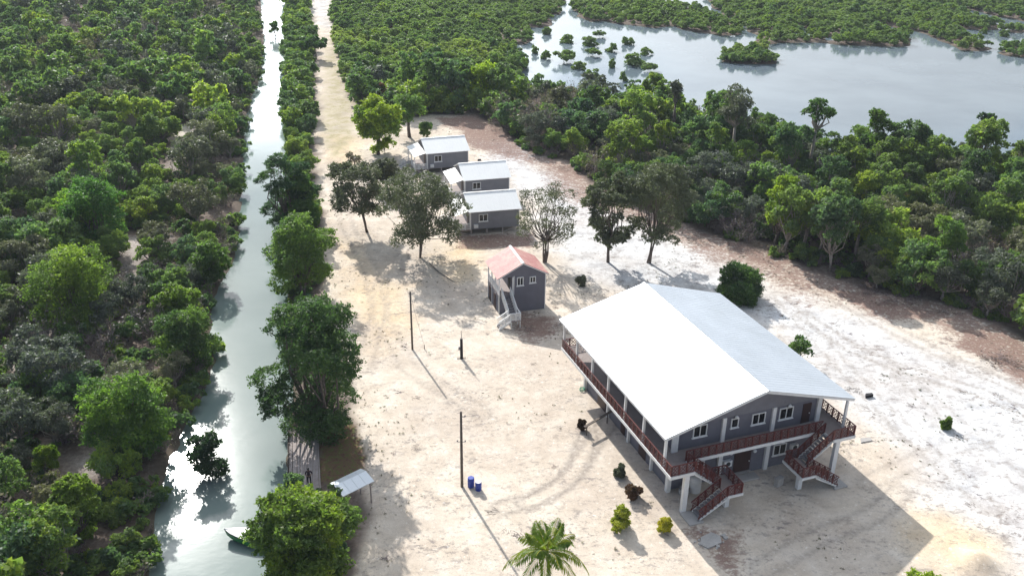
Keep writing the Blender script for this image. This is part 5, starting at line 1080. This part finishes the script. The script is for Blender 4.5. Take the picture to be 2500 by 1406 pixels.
# planted shrubs along the house
def shrub(name, label, base, top, wpx, seed, mat, **k): return hero_tree(name, label, 'shrub', base, top, wpx * 1.2, seed, mat, lobes=15, per=420, leaf=0.09, low=-0.62, z0=0.0, r0=0.03, stems=3, **k)
shrub('garden_shrub', 'scruffy grey green shrub planted farthest up along the house', (1512, 1163), 1136, 27, 201, LEAF_OLIVE)
shrub('garden_shrub', 'round brown and red leaved shrub in the row beside the house', (1545, 1214), 1181, 34, 202, LEAF_RED)
shrub('garden_shrub', 'pale yellow green shrub in the row, farther from the house', (1507, 1288), 1237, 48, 203, LEAF_YEL, tint=(0.72, 0.85, 1.3))
shrub('garden_shrub', 'bright yellow and red croton shrub beside the edge of the house shade', (1622, 1297), 1264, 33, 204, LEAF_YEL)
shrub('garden_shrub', 'small dark shrub below the end of the projecting plank', (1423, 1048), 1022, 20, 205, LEAF_RED, tint=(0.6, 0.6, 0.6))
shrub('garden_shrub', 'little bright green shrub alone on the white sand at the right', (2308, 1044), 1018, 26, 206, LEAF, tint=(1.3, 1.2, 0.6))
shrub('garden_shrub', 'small grey sapling on the sand behind the red roofed house', (1420, 697), 676, 26, 207, LEAF_OLIVE)
shrub('garden_shrub', 'yellow green bush top at the bottom right edge of the photo', (2262, 1450), 1392, 90, 208, LEAF, tint=(1.5, 1.4, 0.6))

# things on the ground round the big house
def hthing(name, label, cat, a, b, rz=0.0, z=0.0):
    c, s = math.cos(BYAW), math.sin(BYAW); return thing(name, label, cat, (BX + a * c - b * s, BY + a * s + b * c, z), BYAW + rz)
T = hthing('concrete_tub', 'round pale concrete tub beneath the left deck corner', 'tub', 2.9, 0.9); m = MB(); m.lathe([(0.42, 0), (0.46, 0.04), (0.46, 0.6), (0.38, 0.6), (0.38, 0.5), (0.02, 0.5)], 20); m.build('tub', CONC, T, True)
T = hthing('water_tank', 'upright pale water tank behind the front column of the left stairs', 'water tank', 4.0, 1.0); m = MB(); m.lathe([(0.5, 0), (0.52, 0.05), (0.52, 0.5), (0.54, 0.53), (0.52, 0.56), (0.52, 1.1), (0.54, 1.13), (0.52, 1.16), (0.48, 1.45), (0.2, 1.55)], 20); m.build('tank', WHITE, T, True); m = MB(); m.lathe([(0.18, 1.55), (0.18, 1.62)], 14); m.build('lid', CONC, T)
T = hthing('block_stack', 'low stack of grey blocks on the shaded ground before the right wall', 'blocks', 11.2, -0.9, 0.3)
bm_ = MB(); bm_.box(-0.2, 0.2, -0.1, 0.1, 0, 0.2); bme = bm_.mesh('block', CONC)
for i in range(4):
    for k in range(4): link('block', bme, T, loc=((k % 2) * 0.42, (k // 2) * 0.22, i * 0.205), rot=(0, 0, 0.03 * ((i * 7 + k * 3) % 5 - 2)))
T = hthing('rubble_slab', 'broken pale slab lying at the edge of the house shade', 'slab', 1.9, -5.1, 0.35)
m = MB(); m.slab([(-0.9, -0.5), (0.5, -0.75), (1.0, -0.2), (0.8, 0.55), (-0.3, 0.7), (-1.0, 0.2)], 0.0, 0.16); m.build('slab', CONC, T)
rg = random.Random(8)
for k in range(14):
    a, r = rg.uniform(0, 6.3), rg.uniform(0.9, 1.7); m = MB(); s_ = rg.uniform(0.08, 0.2); x, y = r * math.cos(a), r * math.sin(a) * 0.7; m.slab([(x + s_ * math.cos(t) * rg.uniform(.7, 1.2), y + s_ * math.sin(t) * rg.uniform(.7, 1.2)) for t in (0, 1.2, 2.5, 3.6, 5)], 0, s_ * 0.7); m.build('chunk', CONC, T)
T = hthing('projecting_plank', 'long dark plank awning sticking out from the left side of the house', 'awning', 1.6, 13.3); m = MB(); m.bar((0.2, -0.2, 1.15), (-3.3, -1.7, 1.05), 0.25, 0.08); m.build('plank', WOODP, T)
for x, y in ((-0.3, -0.41), (-3.0, -1.57)): m = MB(); m.bar((x, y, -0.1), (x, y, 1.06), 0.09, 0.09); m.build('leg', WOODP, T)
HOSE = simple('green_hose', (0.03, 0.30, 0.16), 0.4)
g = at(1421, 953); T = thing('hose_reel', 'small coil of green hose on the sand by the far side door', 'hose', (g[0], g[1], 0)); m = MB(); m.tube([(0.28 * math.cos(t) * (1 - t * 0.008), 0.28 * math.sin(t) * (1 - t * 0.008), 0.04 + t * 0.012) for t in np.arange(0, 22, 0.45)], 0.022, 5); m.build('coil', HOSE, T, True)
for (x, y, s, lab) in ((2120, 968, 0.5, 'dark flattened clump on the white sand right of the roof corner'), (2112, 1075, 0.7, 'pale broken board on the sand right of the deck corner'), (1170, 393, 0.35, 'small black object on the sand behind the middle cottage')):
    g = at(x, y); T = thing('debris_piece', lab, 'debris', (g[0], g[1], 0), 0.4); m = MB(); m.slab([(-s, -s * .3), (s * .8, -s * .45), (s, s * .2), (-s * .4, s * .5)], 0.0, 0.12 if 'board' in lab else 0.3); m.build('piece', CONC if 'board' in lab else BLACK, T)
g = at(1030, 635); g2 = at(1120, 700); T = thing('fallen_branch', 'long pale fallen branch lying in the shade of the spreading tree', 'branch', (*at(1050, 645)[:2], 0)); d = at(1110, 690)[:2] - at(1050, 645)[:2]; m = MB(); m.tube([(0, 0, 0.1), (d[0] * .4, d[1] * .5, 0.14), (d[0], d[1], 0.06)], [0.12, 0.09, 0.04], 6); m.build('limb', BARK_PALE, T, True)
